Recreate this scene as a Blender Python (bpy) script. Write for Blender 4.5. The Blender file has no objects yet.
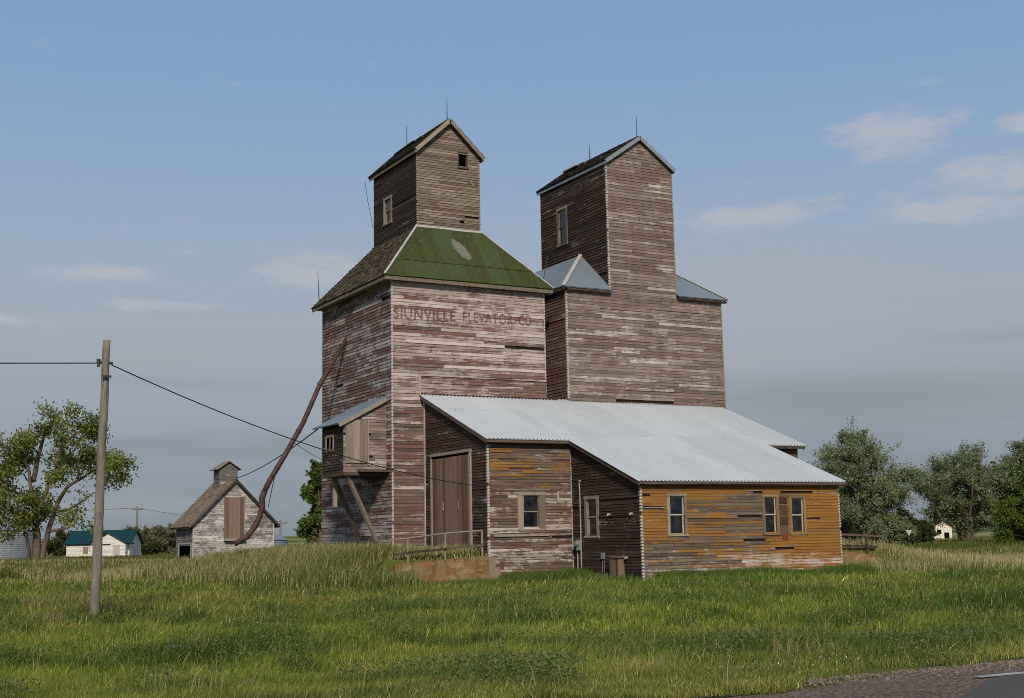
import bpy, math, random
import numpy as np
from mathutils import Vector, Matrix, noise
random.seed(7); rng = np.random.default_rng(11)
sc = bpy.context.scene
COL = sc.collection
PI = math.pi

# ------------------------------------------------------------------ camera
CX, CY, CZ = -23.4557, -33.9988, 1.36489
YAW, PIT, ROLL, FPX = -0.5081306, 0.1543090, -0.0192291, 1296.258
fw = Vector((-math.sin(YAW), math.cos(YAW), 0)); rt = Vector((math.cos(YAW), math.sin(YAW), 0)); up = Vector((0, 0, 1))
Fv = fw*math.cos(PIT) + up*math.sin(PIT); Uv = up*math.cos(PIT) - fw*math.sin(PIT)
Rv = rt*math.cos(ROLL) + Uv*math.sin(ROLL); Uv = Uv*math.cos(ROLL) - rt*math.sin(ROLL)
cam = bpy.data.cameras.new('camera'); co = bpy.data.objects.new('camera', cam); COL.objects.link(co)
M = Matrix((Rv, Uv, -Fv)).transposed().to_4x4(); M.translation = Vector((CX, CY, CZ)); co.matrix_world = M
cam.sensor_width = 36.0; cam.lens = 36.0*FPX/1024; cam.shift_y = -10/1024
cam.clip_start = 0.1; cam.clip_end = 12000
sc.camera = co

def fwd(d, side):           # metres ahead of the viewpoint and to its right, on the ground plane
    p = Vector((CX, CY, 0)) + fw*d + rt*side
    return p.x, p.y

# ------------------------------------------------------------------ colours and nodes
def s2l(c):
    c = c/255.0
    return c/12.92 if c <= 0.04045 else ((c+0.055)/1.055)**2.4
def rgb(r, g, b, k=1.0): return (s2l(r)*k, s2l(g)*k, s2l(b)*k, 1.0)

class NT:
    def __init__(s, name, rough=0.8, spec=0.25, metal=0.0):
        s.m = bpy.data.materials.new(name); s.m.use_nodes = True
        s.t = s.m.node_tree; s.t.nodes.clear()
        s.out = s.n('ShaderNodeOutputMaterial'); s.b = s.n('ShaderNodeBsdfPrincipled')
        s.b.inputs['Roughness'].default_value = rough; s.b.inputs['Specular IOR Level'].default_value = spec
        s.b.inputs['Metallic'].default_value = metal
        s.l(s.b.outputs[0], s.out.inputs[0])
    def n(s, k, **kw):
        x = s.t.nodes.new(k)
        for a, v in kw.items(): setattr(x, a, v)
        return x
    def l(s, a, b): s.t.links.new(a, b)
    def put(s, sock, v):
        if isinstance(v, bpy.types.NodeSocket): s.l(v, sock)
        else: sock.default_value = v
    def mix(s, f, a, b, mode='MIX'):
        x = s.n('ShaderNodeMix', data_type='RGBA', blend_type=mode); x.clamp_factor = True
        s.put(x.inputs[0], f); s.put(x.inputs[6], a); s.put(x.inputs[7], b)
        return x.outputs[2]
    def math(s, op, a, b=0.0, c=None):
        x = s.n('ShaderNodeMath', operation=op); s.put(x.inputs[0], a); s.put(x.inputs[1], b)
        if c is not None: s.put(x.inputs[2], c)
        return x.outputs[0]
    def rng(s, v, a, b, c=0.0, d=1.0, smooth=False):
        x = s.n('ShaderNodeMapRange', interpolation_type='SMOOTHSTEP' if smooth else 'LINEAR')
        s.put(x.inputs[0], v)
        for i, q in enumerate((a, b, c, d)): s.put(x.inputs[1+i], q)
        return x.outputs[0]
    def noise(s, vec, scale=1.0, detail=4.0, rough=0.55, sc3=None, off=None, dims='3D'):
        if sc3 is not None or off is not None:
            v = s.n('ShaderNodeVectorMath', operation='MULTIPLY_ADD')
            s.put(v.inputs[0], vec); v.inputs[1].default_value = sc3 or (1, 1, 1)
            if off is not None: s.put(v.inputs[2], off)
            vec = v.outputs[0]
        x = s.n('ShaderNodeTexNoise', noise_dimensions=dims)
        s.put(x.inputs['Vector'], vec); x.inputs['Scale'].default_value = scale
        x.inputs['Detail'].default_value = detail; x.inputs['Roughness'].default_value = rough
        return x.outputs[0]
    def uv(s): return s.n('ShaderNodeUVMap', uv_map='UVMap').outputs[0]
    def pos(s): return s.n('ShaderNodeNewGeometry').outputs['Position']
    def attr(s, name='bd'):
        a = s.n('ShaderNodeAttribute', attribute_name=name); x = s.n('ShaderNodeSeparateColor'); s.l(a.outputs['Color'], x.inputs[0])
        return a.outputs['Color'], x.outputs[0], x.outputs[1], x.outputs[2]
    def bump(s, h, strength=0.4, dist=0.01):
        b = s.n('ShaderNodeBump'); b.inputs['Strength'].default_value = strength; b.inputs['Distance'].default_value = dist
        s.put(b.inputs['Height'], h); s.l(b.outputs[0], s.b.inputs['Normal'])
    def base(s, c): s.put(s.b.inputs['Base Color'], c)

def siding_mat(name, wd, wl, red, white, fleck=0.5):
    """weathered boards: bare grain, an old darker coat and a pale coat, peeled board by board.
    attribute bd: R random per board, G pale coat left, B old coat left"""
    k = NT(name, 0.85, 0.15)
    uv = k.uv(); col, R, G, B = k.attr()
    off = k.n('ShaderNodeCombineXYZ'); k.l(k.math('MULTIPLY', R, 53.0), off.inputs[0]); k.l(k.math('MULTIPLY', R, 17.0), off.inputs[2])
    grain = k.noise(uv, 1.0, 5, 0.65, (2.2, 70.0, 1), off.outputs[0])
    blot = k.noise(uv, 1.0, 4, 0.6, (1.3, 3.0, 1), off.outputs[0])
    w = k.mix(k.rng(k.math('ADD', k.math('MULTIPLY', grain, 0.75), k.math('MULTIPLY', R, 0.35)), 0.28, 0.78), wd, wl)
    w = k.mix(k.rng(blot, 0.35, 0.75, 0.0, 0.45), w, k.mix(0.5, wd, wl, 'MULTIPLY'))
    span_ = k.math('MULTIPLY_ADD', k.math('ADD', k.noise(uv, 1.0, 5, 0.65, (1.1, 1.7, 1)), k.math('MULTIPLY', k.noise(uv, 1.0, 3, 0.6, (5.0, 4.0, 1)), .5)), .75, -.56)
    n1 = k.math('ADD', k.math('MULTIPLY_ADD', k.noise(uv, 1.0, 7, 0.72, (.8, 21.0, 1), off.outputs[0]), 1.7, -.35), span_)
    t1 = k.math('SUBTRACT', 1.0, B)
    m1 = k.rng(n1, k.math('MULTIPLY_ADD', t1, 0.58, 0.12), k.math('MULTIPLY_ADD', t1, 0.58, 0.28)); m1 = k.math('MULTIPLY', m1, .85)
    tone = k.noise(uv, 1.0, 3, 0.5, (0.9, 5.0, 1), off.outputs[0])
    redv = k.mix(k.rng(tone, 0.3, 0.7, 0.0, 0.75), red, k.mix(0.55, red, wd))
    c = k.mix(m1, w, redv)
    n2 = k.noise(uv, 1.0, 7, 0.75, (.85, 24.0, 1), off.outputs[0])
    n2b = k.noise(uv, 1.0, 6, 0.7, (4.5, 34.0, 1.7), off.outputs[0])
    nn = k.math('ADD', k.math('MULTIPLY', n2, 1-fleck), k.math('MULTIPLY', n2b, fleck)); nn = k.math('SUBTRACT', k.math('MULTIPLY_ADD', nn, 1.7, -.35), k.math('MULTIPLY', span_, .8))
    t2 = k.math('SUBTRACT', 1.0, G)
    m2 = k.rng(nn, k.math('MULTIPLY_ADD', t2, 0.50, 0.20), k.math('MULTIPLY_ADD', t2, 0.50, 0.34)); m2 = k.math('MULTIPLY', m2, k.rng(R, 0, 1, .50, .92))
    c = k.mix(m2, c, k.mix(k.rng(tone, 0.35, 0.7, 0, 0.5), white, k.mix(0.5, white, red)))
    k.base(c)
    k.bump(k.math('ADD', grain, k.math('MULTIPLY', m2, 0.6)), 0.35, 0.006)
    return k.m

def plank_mat(name, a, b, rough=0.85, sc=(5, 5, 1.2), bump=0.3):
    k = NT(name, rough, 0.15); p = k.pos()
    g = k.noise(p, 1.0, 6, 0.65, (sc[0]*6, sc[1]*6, sc[2]*2)); l = k.noise(p, 1.0, 3, 0.5, sc)
    col, R, G, B = k.attr()
    k.base(k.mix(k.rng(k.math('ADD', k.math('ADD', k.math('MULTIPLY', g, 0.6), k.math('MULTIPLY', l, 0.4)), k.math('MULTIPLY_ADD', R, .36, -.18)), 0.3, 0.7), a, b))
    k.bump(g, bump, 0.006)
    return k.m

def flat_mat(name, c, rough=0.7, spec=0.3, metal=0.0, var=0.15, scale=6.0):
    k = NT(name, rough, spec, metal); p = k.pos()
    n = k.noise(p, scale, 5, 0.6); d = tuple(x*(1-2*var) for x in c[:3])+(1,); e = tuple(min(1, x*(1+var)) for x in c[:3])+(1,)
    k.base(k.mix(k.rng(n, 0.3, 0.7), d, e)); k.bump(n, 0.12, 0.01)
    return k.m

# ------------------------------------------------------------------ mesh builder
class MB:
    def __init__(s): s.v = []; s.f = []; s.uv = []; s.bd = []; s.mi = []; s.seg = []
    def face(s, pts, uvs=None, bd=(0.5, 0.5, 0.5), mi=0):
        i = len(s.v); s.v += [tuple(p) for p in pts]; s.f.append(tuple(range(i, i+len(pts))))
        s.uv += list(uvs) if uvs else [(p[0]+p[1], p[2]) for p in pts]
        s.bd += [bd]*len(pts); s.mi.append(mi)
    def box8(s, c, bd=(0.5, 0.5, 0.5), mi=0):        # c: 8 corners, bottom four then top four
        s.seg.append((len(s.v), len(s.f)))
        for q in ((3, 2, 1, 0), (4, 5, 6, 7), (0, 1, 5, 4), (1, 2, 6, 5), (2, 3, 7, 6), (3, 0, 4, 7)):
            s.face([c[i] for i in q], None, bd, mi)
        return s
    def box(s, x0, x1, y0, y1, z0, z1, bd=None, mi=0):
        bd = bd or (random.random(), 0.4, 0.4)
        return s.box8([(x0, y0, z0), (x1, y0, z0), (x1, y1, z0), (x0, y1, z0), (x0, y0, z1), (x1, y0, z1), (x1, y1, z1), (x0, y1, z1)], bd, mi)
    def bar(s, a, b, w, h, ref=(0, 0, 1), bd=None, mi=0):     # a beam of rectangular section from a to b
        a = Vector(a); b = Vector(b); d = (b-a).normalized(); r = Vector(ref)
        if abs(d.dot(r)) > 0.98: r = Vector((0, 1, 0))
        x = d.cross(r).normalized()*w/2; y = x.normalized().cross(d).normalized()*h/2
        return s.box8([a-x-y, a+x-y, a+x+y, a-x+y, b-x-y, b+x-y, b+x+y, b-x+y], bd or (random.random(), 0.4, 0.4), mi)
    def slab(s, poly, n, t, mi=0, bd=(0.5, 0.5, 0.5)):        # planar polygon given thickness t against n
        s.seg.append((len(s.v), len(s.f)))
        n = Vector(n).normalized(); P = [Vector(p) for p in poly]; Q = [p - n*t for p in P]
        s.face(P, None, bd, mi); s.face(Q[::-1], None, bd, mi)
        for i in range(len(P)):
            j = (i+1) % len(P); s.face([P[j], P[i], Q[i], Q[j]], None, bd, mi)
        return s
    def tube(s, pts, rad, seg=8, cap=True, bd=(0.5, 0.5, 0.5)):
        pts = [Vector(p) for p in pts]; n = len(pts)
        rads = rad if isinstance(rad, (list, tuple)) else [rad]*n
        i0 = len(s.v); X = None
        for i, p in enumerate(pts):
            d = (pts[min(i+1, n-1)]-pts[max(i-1, 0)]).normalized()
            if X is None: X = d.orthogonal().normalized()
            X = (X - d*X.dot(d)).normalized(); Y = d.cross(X)
            for j in range(seg):
                a = 2*PI*j/seg; q = p + (X*math.cos(a)+Y*math.sin(a))*rads[i]; s.v.append(tuple(q))
        def quad(ix, cnt):
            s.f.append(tuple(ix)); s.uv += [(s.v[q][0]+s.v[q][1], s.v[q][2]) for q in ix]; s.mi.append(0)
        for i in range(n-1):
            for j in range(seg):
                k = (j+1) % seg; quad((i0+i*seg+j, i0+i*seg+k, i0+(i+1)*seg+k, i0+(i+1)*seg+j), 4)
        if cap:
            quad([i0+j for j in range(seg)][::-1], seg); quad([i0+(n-1)*seg+j for j in range(seg)], seg)
        s.bd += [bd]*(len(s.v)-len(s.bd))
        return s
    def build_each(s, name, mats, parent=None):       # every bar or board its own object
        out = []; b = s.seg + [(len(s.v), len(s.f))]; lp = 0
        for (v0, f0), (v1, f1) in zip(b[:-1], b[1:]):
            m = MB(); m.v = s.v[v0:v1]; m.f = [tuple(i-v0 for i in f) for f in s.f[f0:f1]]; n = sum(len(f) for f in m.f)
            m.uv = s.uv[lp:lp+n]; lp += n; m.bd = s.bd[v0:v1]; m.mi = s.mi[f0:f1]; out.append(m.build(name, mats, parent))
        return out
    def build(s, name, mats, parent=None, smooth=False):
        org = Vector((0, 0, 0)); q = parent
        while q is not None: org += Vector(q.location); q = q.parent
        me = bpy.data.meshes.new(name)
        V = np.array(s.v, dtype=np.float64) - np.array(org)
        me.from_pydata(V.tolist(), [], s.f)
        if not isinstance(mats, (list, tuple)): mats = [mats]
        for m in mats: me.materials.append(m)
        if len(mats) > 1: me.polygons.foreach_set('material_index', s.mi)
        u = me.uv_layers.new(name='UVMap'); u.data.foreach_set('uv', np.array(s.uv, dtype=np.float32).ravel())
        ca = me.color_attributes.new('bd', 'FLOAT_COLOR', 'POINT')
        ca.data.foreach_set('color', np.c_[np.array(s.bd, dtype=np.float32), np.ones(len(s.bd), np.float32)].ravel())
        if smooth: me.polygons.foreach_set('use_smooth', [True]*len(me.polygons))
        me.update(); o = bpy.data.objects.new(name, me); COL.objects.link(o)
        if parent is not None: o.parent = parent
        return o

def tag(o, label=None, cat=None, group=None, kind=None):
    if label: o['label'] = label
    if cat: o['category'] = cat
    if group: o['group'] = group
    if kind: o['kind'] = kind
    return o
def thing(name, loc, label, cat, group=None):
    o = bpy.data.objects.new(name, None); COL.objects.link(o); o.location = loc; o.empty_display_size = 0.3
    return tag(o, label, cat, group)

def span(poly, z):          # interval of a convex polygon [(s,z)] at height z
    xs = []
    for i in range(len(poly)):
        (a, za), (b, zb) = poly[i], poly[(i+1) % len(poly)]
        if abs(za-zb) < 1e-9: continue
        if min(za, zb) - 1e-9 <= z <= max(za, zb) + 1e-9: xs.append(a + (b-a)*(z-za)/(zb-za))
    return (min(xs), max(xs)) if len(xs) >= 2 else None

def siding(mb, org, sd, nd, poly, holes=(), expo=0.1, paint=None, lens=(1.2, 4.6), zd=(0, 0, 1), thick=0.024, pm=0.004, gaps=(), back=1, rag=0.005):
    """lapped boards on a plane; each board its own solid with its own weathering; mi=1 is the sheathing behind"""
    org = Vector(org); sd = Vector(sd); nd = Vector(nd); zd = Vector(zd)
    zmin = min(p[1] for p in poly); zmax = max(p[1] for p in poly)
    W = lambda s_, z_, n_: org + sd*s_ + zd*z_ + nd*n_
    z0 = zmin
    while z0 < zmax - 0.005:
        z1 = min(z0+expo, zmax); e = 1e-4
        a, b = span(poly, z0+e), span(poly, z1-e)
        if a and b:
            zc = (z0+z1)/2
            segs = [(a[0], a[1], b[0], b[1])]
            bsegs = list(segs)
            def cut(L, s0, s1):
                out = []
                for (p, q, r, t) in L:
                    if s1 <= min(p, r) or s0 >= max(q, t): out.append((p, q, r, t)); continue
                    if s0 > max(p, r): out.append((p, s0, r, s0))
                    if s1 < min(q, t): out.append((s1, q, s1, t))
                return out
            for h in holes:
                if h[2] < zc < h[3]: segs = cut(segs, h[0], h[1]); bsegs = cut(bsegs, h[0], h[1])
            for g in gaps:
                if g[2]-expo/2 <= zc < g[2]+expo/2: segs = cut(segs, g[0], g[1])
            if back:
                for (p, q, r, t) in bsegs:
                    mb.face([W(p, z0, -.004), W(q, z0, -.004), W(t, z1, -.004), W(r, z1, -.004)], None, (0.5, 0, 0), 1)
            for (p, q, r, t) in segs:
                cuts = []; x = min(p, r) + random.uniform(0.3, lens[1])
                while x < max(q, t) - lens[0]*0.5: cuts.append(x); x += random.uniform(*lens)
                cuts = [c for c in cuts if max(p, r) + .02 < c < min(q, t) - .02]
                edges = [(p, r)] + [(c, c) for c in cuts] + [(q, t)]
                for i in range(len(edges)-1):
                    if pm and random.random() < pm: continue
                    (s0, s2), (s1, s3) = edges[i], edges[i+1]
                    if i > 0: s0 += .002; s2 += .002
                    if i < len(edges)-2: s1 -= .002; s3 -= .002
                    bd = (random.random(),) + tuple(paint((s0+s1)/2, zc)) if paint else (random.random(), 0.3, 0.4)
                    w = random.uniform(-rag, rag); ta = thick*random.uniform(.85, 1.25)
                    if random.random() < .03: ta *= 1.6
                    sag = random.uniform(-.03, .0) if random.random() < .03 else 0.0; zl0 = z0 - 0.010 + random.uniform(-rag, rag) + sag; zl1 = z0 - 0.010 + random.uniform(-rag, rag)
                    A, B, Cc, D = W(s0, zl0, ta), W(s1, zl1, ta+w), W(s3, z1, .005), W(s2, z1, .005)
                    E, F = W(s0, zl0, 0), W(s1, zl1, 0)
                    mb.face([A, B, Cc, D], [(s0, z0), (s1, z0), (s3, z1), (s2, z1)], bd)
                    mb.face([E, F, B, A], [(s0, z0), (s1, z0), (s1, z0), (s0, z0)], bd)
                    mb.face([A, D, W(s2, z1, 0), E], [(s0, z0), (s2, z1), (s2, z1), (s0, z0)], bd)
                    mb.face([B, F, W(s3, z1, 0), Cc], [(s1, z0), (s1, z0), (s3, z1), (s3, z1)], bd)
        z0 = z1

def nz(x, y, z=0.0): return noise.noise(Vector((x, y, z)))
def clamp(x, a=0.0, b=1.0): return max(a, min(b, x))
def painter(g0, b0, seed, ga=0.35, ba=0.35, gr=0.12, br=0.15, fs=0.35, fz=2.2):
    def f(s, z):
        gg = g0(s, z) if callable(g0) else g0; bb = b0(s, z) if callable(b0) else b0
        return (clamp(gg + ga*nz(s*fs+seed, z*fz, seed) + random.gauss(0, gr)), clamp(bb + ba*nz(s*fs+seed*3, z*fz*.7, 5+seed) + random.gauss(0, br)))
    return f

# ------------------------------------------------------------------ materials
m_bin_a = siding_mat('peeling red and white siding', rgb(70, 58, 50), rgb(134, 117, 105), rgb(122, 86, 77), rgb(198, 184, 174), .3)
m_bin_side = siding_mat('peeling oxblood siding', rgb(66, 54, 48), rgb(132, 115, 106), rgb(110, 76, 69), rgb(188, 178, 171), .5)
m_bin_b = siding_mat('bare grey brown siding', rgb(86, 73, 65), rgb(156, 139, 127), rgb(124, 96, 87), rgb(198, 187, 178), .3)
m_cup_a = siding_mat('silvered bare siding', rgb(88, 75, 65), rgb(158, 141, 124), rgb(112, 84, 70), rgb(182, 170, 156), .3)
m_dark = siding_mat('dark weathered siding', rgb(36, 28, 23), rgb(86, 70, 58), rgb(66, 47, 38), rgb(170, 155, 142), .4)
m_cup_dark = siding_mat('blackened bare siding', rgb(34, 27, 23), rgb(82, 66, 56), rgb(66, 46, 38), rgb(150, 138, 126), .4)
m_shed = siding_mat('worn brown siding', rgb(66, 53, 44), rgb(130, 112, 97), rgb(110, 76, 61), rgb(204, 191, 176), .35)
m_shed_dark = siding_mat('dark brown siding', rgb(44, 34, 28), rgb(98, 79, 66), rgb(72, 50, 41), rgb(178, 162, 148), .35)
m_orange = siding_mat('ochre painted siding', rgb(74, 63, 54), rgb(126, 110, 94), rgb(156, 106, 38), rgb(192, 182, 174), .3)
m_sheath = flat_mat('dark sheathing boards', rgb(40, 31, 26), .9, .1)  # one even dark brown for the sheathing behind the boards
m_barn = siding_mat('flaking white barn siding', rgb(70, 66, 62), rgb(128, 121, 114), rgb(118, 112, 106), rgb(216, 208, 198), .8)
m_white_trim = flat_mat('chalky white paint', rgb(178, 171, 160), .6, .3, 0, .12, 9)
m_grey_trim = plank_mat('weathered trim wood', rgb(104, 92, 80), rgb(160, 146, 128), .85, (8, 8, 8))
m_dark_trim = plank_mat('dark trim wood', rgb(58, 47, 40), rgb(104, 88, 76), .85, (8, 8, 8))
m_door = plank_mat('bare plank door wood', rgb(84, 64, 54), rgb(134, 108, 92), .85, (9, 9, .5))
m_hatch = plank_mat('pale plank hatch wood', rgb(112, 98, 85), rgb(156, 140, 124), .85, (9, 9, .5))
m_post = plank_mat('grey pole timber', rgb(84, 76, 67), rgb(152, 142, 127), .85, (14, 14, .8), .5)
m_rust = flat_mat('rusted steel', rgb(84, 60, 51), .7, .4, .2, .3, 7)
m_wire = flat_mat('black cable rubber', rgb(26, 26, 28), .6, .3)
m_rod = flat_mat('dull iron', rgb(70, 70, 74), .5, .5, .5)
m_galv = flat_mat('galvanised steel', rgb(150, 154, 158), .45, .5, .35, .1, 4)
m_conduit = flat_mat('pale conduit', rgb(160, 152, 144), .5, .4, .2)
m_black = flat_mat('painted interior shade', rgb(14, 13, 13), .9, .05)  # flat black painted in for the shade inside holes and openings
m_flash = flat_mat('pale roof flashing', rgb(190, 186, 176), .55, .4, .1, .15, 8)

def glass_mat():
    k = NT('dusty dark window glass', .12, .5); p = k.pos()
    n = k.noise(p, 3.0, 4, .6)
    k.base(k.mix(k.rng(n, .4, .75), rgb(16, 17, 20), rgb(52, 55, 58))); k.put(k.b.inputs['Roughness'], k.rng(n, .3, .8, .06, .35))
    return k.m
m_glass = glass_mat()

def metal_roof_mat(name, c, dirt, rough=.42):
    k = NT(name, rough, .5, .15); p = k.pos(); col, R, G, B = k.attr()
    n = k.noise(p, 1.0, 5, .6, (.7, .25, .25)); f = k.noise(p, 9.0, 4, .6)
    a = k.mix(k.rng(R, 0, 1, 0, .35), c, k.mix(.5, c, dirt))
    a = k.mix(k.rng(n, .45, .72, 0, .3), a, dirt); k.base(k.mix(k.rng(f, .6, .9, 0, .15), a, dirt))
    k.put(k.b.inputs['Roughness'], k.rng(n, .3, .7, rough-.06, rough+.12))
    return k.m
m_roof = metal_roof_mat('white ribbed roof steel', rgb(208, 212, 212), rgb(164, 166, 164))
m_roof_b = metal_roof_mat('grey roof steel', rgb(128, 138, 146), rgb(92, 96, 98), .5)

def green_roof_mat():
    k = NT('green roll roofing', .9, .2); uv = k.uv(); col, R, G, B = k.attr()
    st = k.noise(uv, 1.0, 5, .6, (2.2, .35, 1)); fine = k.noise(uv, 26.0, 4, .65); big = k.noise(uv, 1.4, 4, .6)
    band = k.math('GREATER_THAN', R, .62)
    c = k.mix(k.rng(st, .3, .7), rgb(52, 58, 28), rgb(72, 78, 40)); c = k.mix(k.math('MULTIPLY', band, .55), c, rgb(74, 88, 56))
    c = k.mix(k.rng(fine, .45, .7, 0, .7), c, rgb(42, 48, 24)); c = k.mix(k.rng(big, .48, .66, 0, .6), c, rgb(70, 62, 36)); c = k.mix(k.rng(k.noise(uv, 5.0, 4, .7), .56, .70, 0, .6), c, rgb(96, 106, 58))
    # bare worn patch near the top of the slope
    v = k.n('ShaderNodeVectorMath', operation='DISTANCE'); k.l(uv, v.inputs[0]); v.inputs[1].default_value = (-.95, 1.55, 0)
    s = k.n('ShaderNodeSeparateXYZ'); k.l(uv, s.inputs[0])
    dx = k.math('ABSOLUTE', k.math('ADD', s.outputs[0], k.math('MULTIPLY_ADD', s.outputs[1], .30, .75)))
    dy = k.math('ABSOLUTE', k.math('ADD', s.outputs[1], -1.75))
    e = k.math('ADD', k.math('POWER', k.math('MULTIPLY', dx, 2.6), 2.0), k.math('POWER', k.math('MULTIPLY', dy, 1.25), 2.0)); e = k.math('ADD', e, k.math('MULTIPLY', fine, 1.1))
    e = k.math('ADD', e, k.math('MULTIPLY', k.noise(uv, 1.0, 5, .65, (5, 1.6, 1)), 1.1))
    c = k.mix(k.rng(e, 1.62, 1.42, 0, .62), c, rgb(134, 132, 116))
    k.base(c); k.bump(fine, .5, .01); return k.m
m_green = green_roof_mat()

def shingle_mat(name, a, b, moss, mo=.5):
    k = NT(name, .9, .15); p = k.pos(); col, R, G, B = k.attr()
    g = k.noise(p, 14.0, 4, .6); big = k.noise(p, .9, 5, .6)
    c = k.mix(k.rng(k.math('ADD', k.math('MULTIPLY', R, .7), k.math('MULTIPLY', g, .4)), .2, .9), a, b)
    k.base(k.mix(k.rng(big, .45, .7, 0, mo), c, moss)); k.bump(g, .5, .01); return k.m
m_shingle = shingle_mat('mossy cedar shingles', rgb(62, 52, 40), rgb(122, 106, 86), rgb(66, 66, 34), .6)
m_shingle_b = shingle_mat('dark old shingles', rgb(44, 42, 34), rgb(84, 80, 66), rgb(58, 64, 36), .6)
m_barn_roof = shingle_mat('sun bleached brown shingles', rgb(96, 82, 68), rgb(150, 131, 112), rgb(126, 104, 84), .4)

def concrete_mat(name='rust stained concrete'):
    k = NT(name, .9, .2); p = k.pos()
    f = k.noise(p, 22.0, 5, .65); b = k.noise(p, 1.0, 5, .65, (1.1, 1.1, 1.6)); d = k.noise(p, 1.0, 4, .6, (3.5, 3.5, .8))
    c = k.mix(k.rng(f, .3, .7), rgb(112, 94, 68), rgb(148, 128, 94)); c = k.mix(k.rng(b, .40, .60, 0, .7), c, rgb(136, 92, 46))
    c = k.mix(k.rng(d, .48, .62, 0, .6), c, rgb(84, 66, 42)); c = k.mix(k.rng(k.noise(p, 1.0, 5, .6, (2.2, 2.2, 5)), .54, .64, 0, .6), c, rgb(164, 146, 112)); k.base(c); k.bump(f, .5, .01); return k.m
m_conc = concrete_mat()
m_conc_pale = flat_mat('pale concrete', rgb(140, 122, 98), .9, .2, 0, .15, 14)

# ------------------------------------------------------------------ terrain
def sst(a, b, x):
    t = np.clip((np.asarray(x, float)-a)/(b-a), 0, 1); return t*t*(3-2*t)
def gz(u, v):
    u = np.asarray(u, float); v = np.asarray(v, float)
    z = .05*np.sin(u*.31+1)*np.cos(v*.27) + .035*np.sin(u*.83+v*.6) + .02*np.sin(1.7*u-1.1*v)
    # earth ramps that carry the drive through the shed
    A = sst(-13.5, -6.6, u)*(1-sst(12.5, 22, u))
    inside = (u > -3.2) & (u < 10.2)
    w = .14 + 3.6*sst(-6.7, -9.5, u) + 3.0*sst(13.4, 15.5, u)
    f0 = np.where(inside, 4.16, 3.86)
    front = np.clip((v-(f0-np.maximum(w-.14, 0)*.75))/w, 0, 1); front = np.where(w > .3, front*front*(3-2*front), front)
    back = 1-sst(17, 27, v)
    z = z + .86*A*front*back
    z = z - .16*sst(-14.5, -18.5, v)*(1-sst(-20.5, -24.2, v))*1.0          # shallow ditch
    r = np.hypot(u-CX, v-CY)
    z = z + .25*sst(60, 110, r) + 7.5*sst(260, 1000, r) - 2.0*sst(1100, 3000, r)
    return z
gzf = lambda u, v: float(gz(u, v))

def axis(lo, hi, step, far, extra=()):
    a = list(np.arange(lo, hi+.01, step)); s = step; x = hi
    while x < far: s *= 1.28; x += s; a.append(x)
    s = step; x = lo
    while x > -far: s *= 1.28; x -= s; a.append(x)
    return np.array(sorted(set(np.round(a + list(extra), 4))))
us = axis(-40, 60, 1.0, 4500, (-3.25, -3.21, -3.19, -3.15, 10.19, 10.21, -6.65, -6.75, 13.45))
vs = axis(-24, 60, 1.0, 4500, (3.85, 3.87, 3.93, 3.99, 4.02, 4.15, 4.17, 4.24, 4.3, 4.32))
GU, GV = np.meshgrid(us, vs); GZ = gz(GU, GV)
GZ = np.where(GV < -23.9, -.02 + 0*GZ, GZ)
def ground_mat():
    k = NT('meadow soil and thatch', .95, .1); p = k.pos()
    a = k.noise(p, .09, 5, .6); b = k.noise(p, 1.3, 5, .65); c = k.noise(p, 9.0, 4, .6); far = k.noise(p, 1.0, 3, .5, (.004, .012, .0))
    near = k.mix(k.rng(b, .3, .7), rgb(72, 76, 30), rgb(108, 106, 52)); near = k.mix(k.rng(a, .4, .65, 0, .7), near, rgb(82, 92, 36))
    near = k.mix(k.rng(c, .35, .7, 0, .5), near, rgb(96, 88, 56))
    v = k.n('ShaderNodeVectorMath', operation='DISTANCE'); k.l(p, v.inputs[0]); v.inputs[1].default_value = (CX, CY, 0)
    field = k.mix(k.rng(far, .47, .5), rgb(84, 104, 52), rgb(140, 132, 84)); field = k.mix(k.rng(far, .54, .56), field, rgb(70, 92, 46))
    k.base(k.mix(k.rng(v.outputs['Value'], 180, 320), near, field)); k.bump(c, .6, .05); return k.m
m_ground = ground_mat()
nu, nv = len(us), len(vs)
me = bpy.data.meshes.new('ground')
idx = np.arange(nu*nv).reshape(nv, nu)
quads = np.stack([idx[:-1, :-1], idx[:-1, 1:], idx[1:, 1:], idx[1:, :-1]], -1).reshape(-1, 4)
me.from_pydata(np.stack([GU, GV, GZ], -1).reshape(-1, 3).tolist(), [], quads.tolist())
me.polygons.foreach_set('use_smooth', [True]*len(me.polygons)); me.materials.append(m_ground)
g = bpy.data.objects.new('ground', me); COL.objects.link(g); tag(g, kind='structure')

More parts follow.
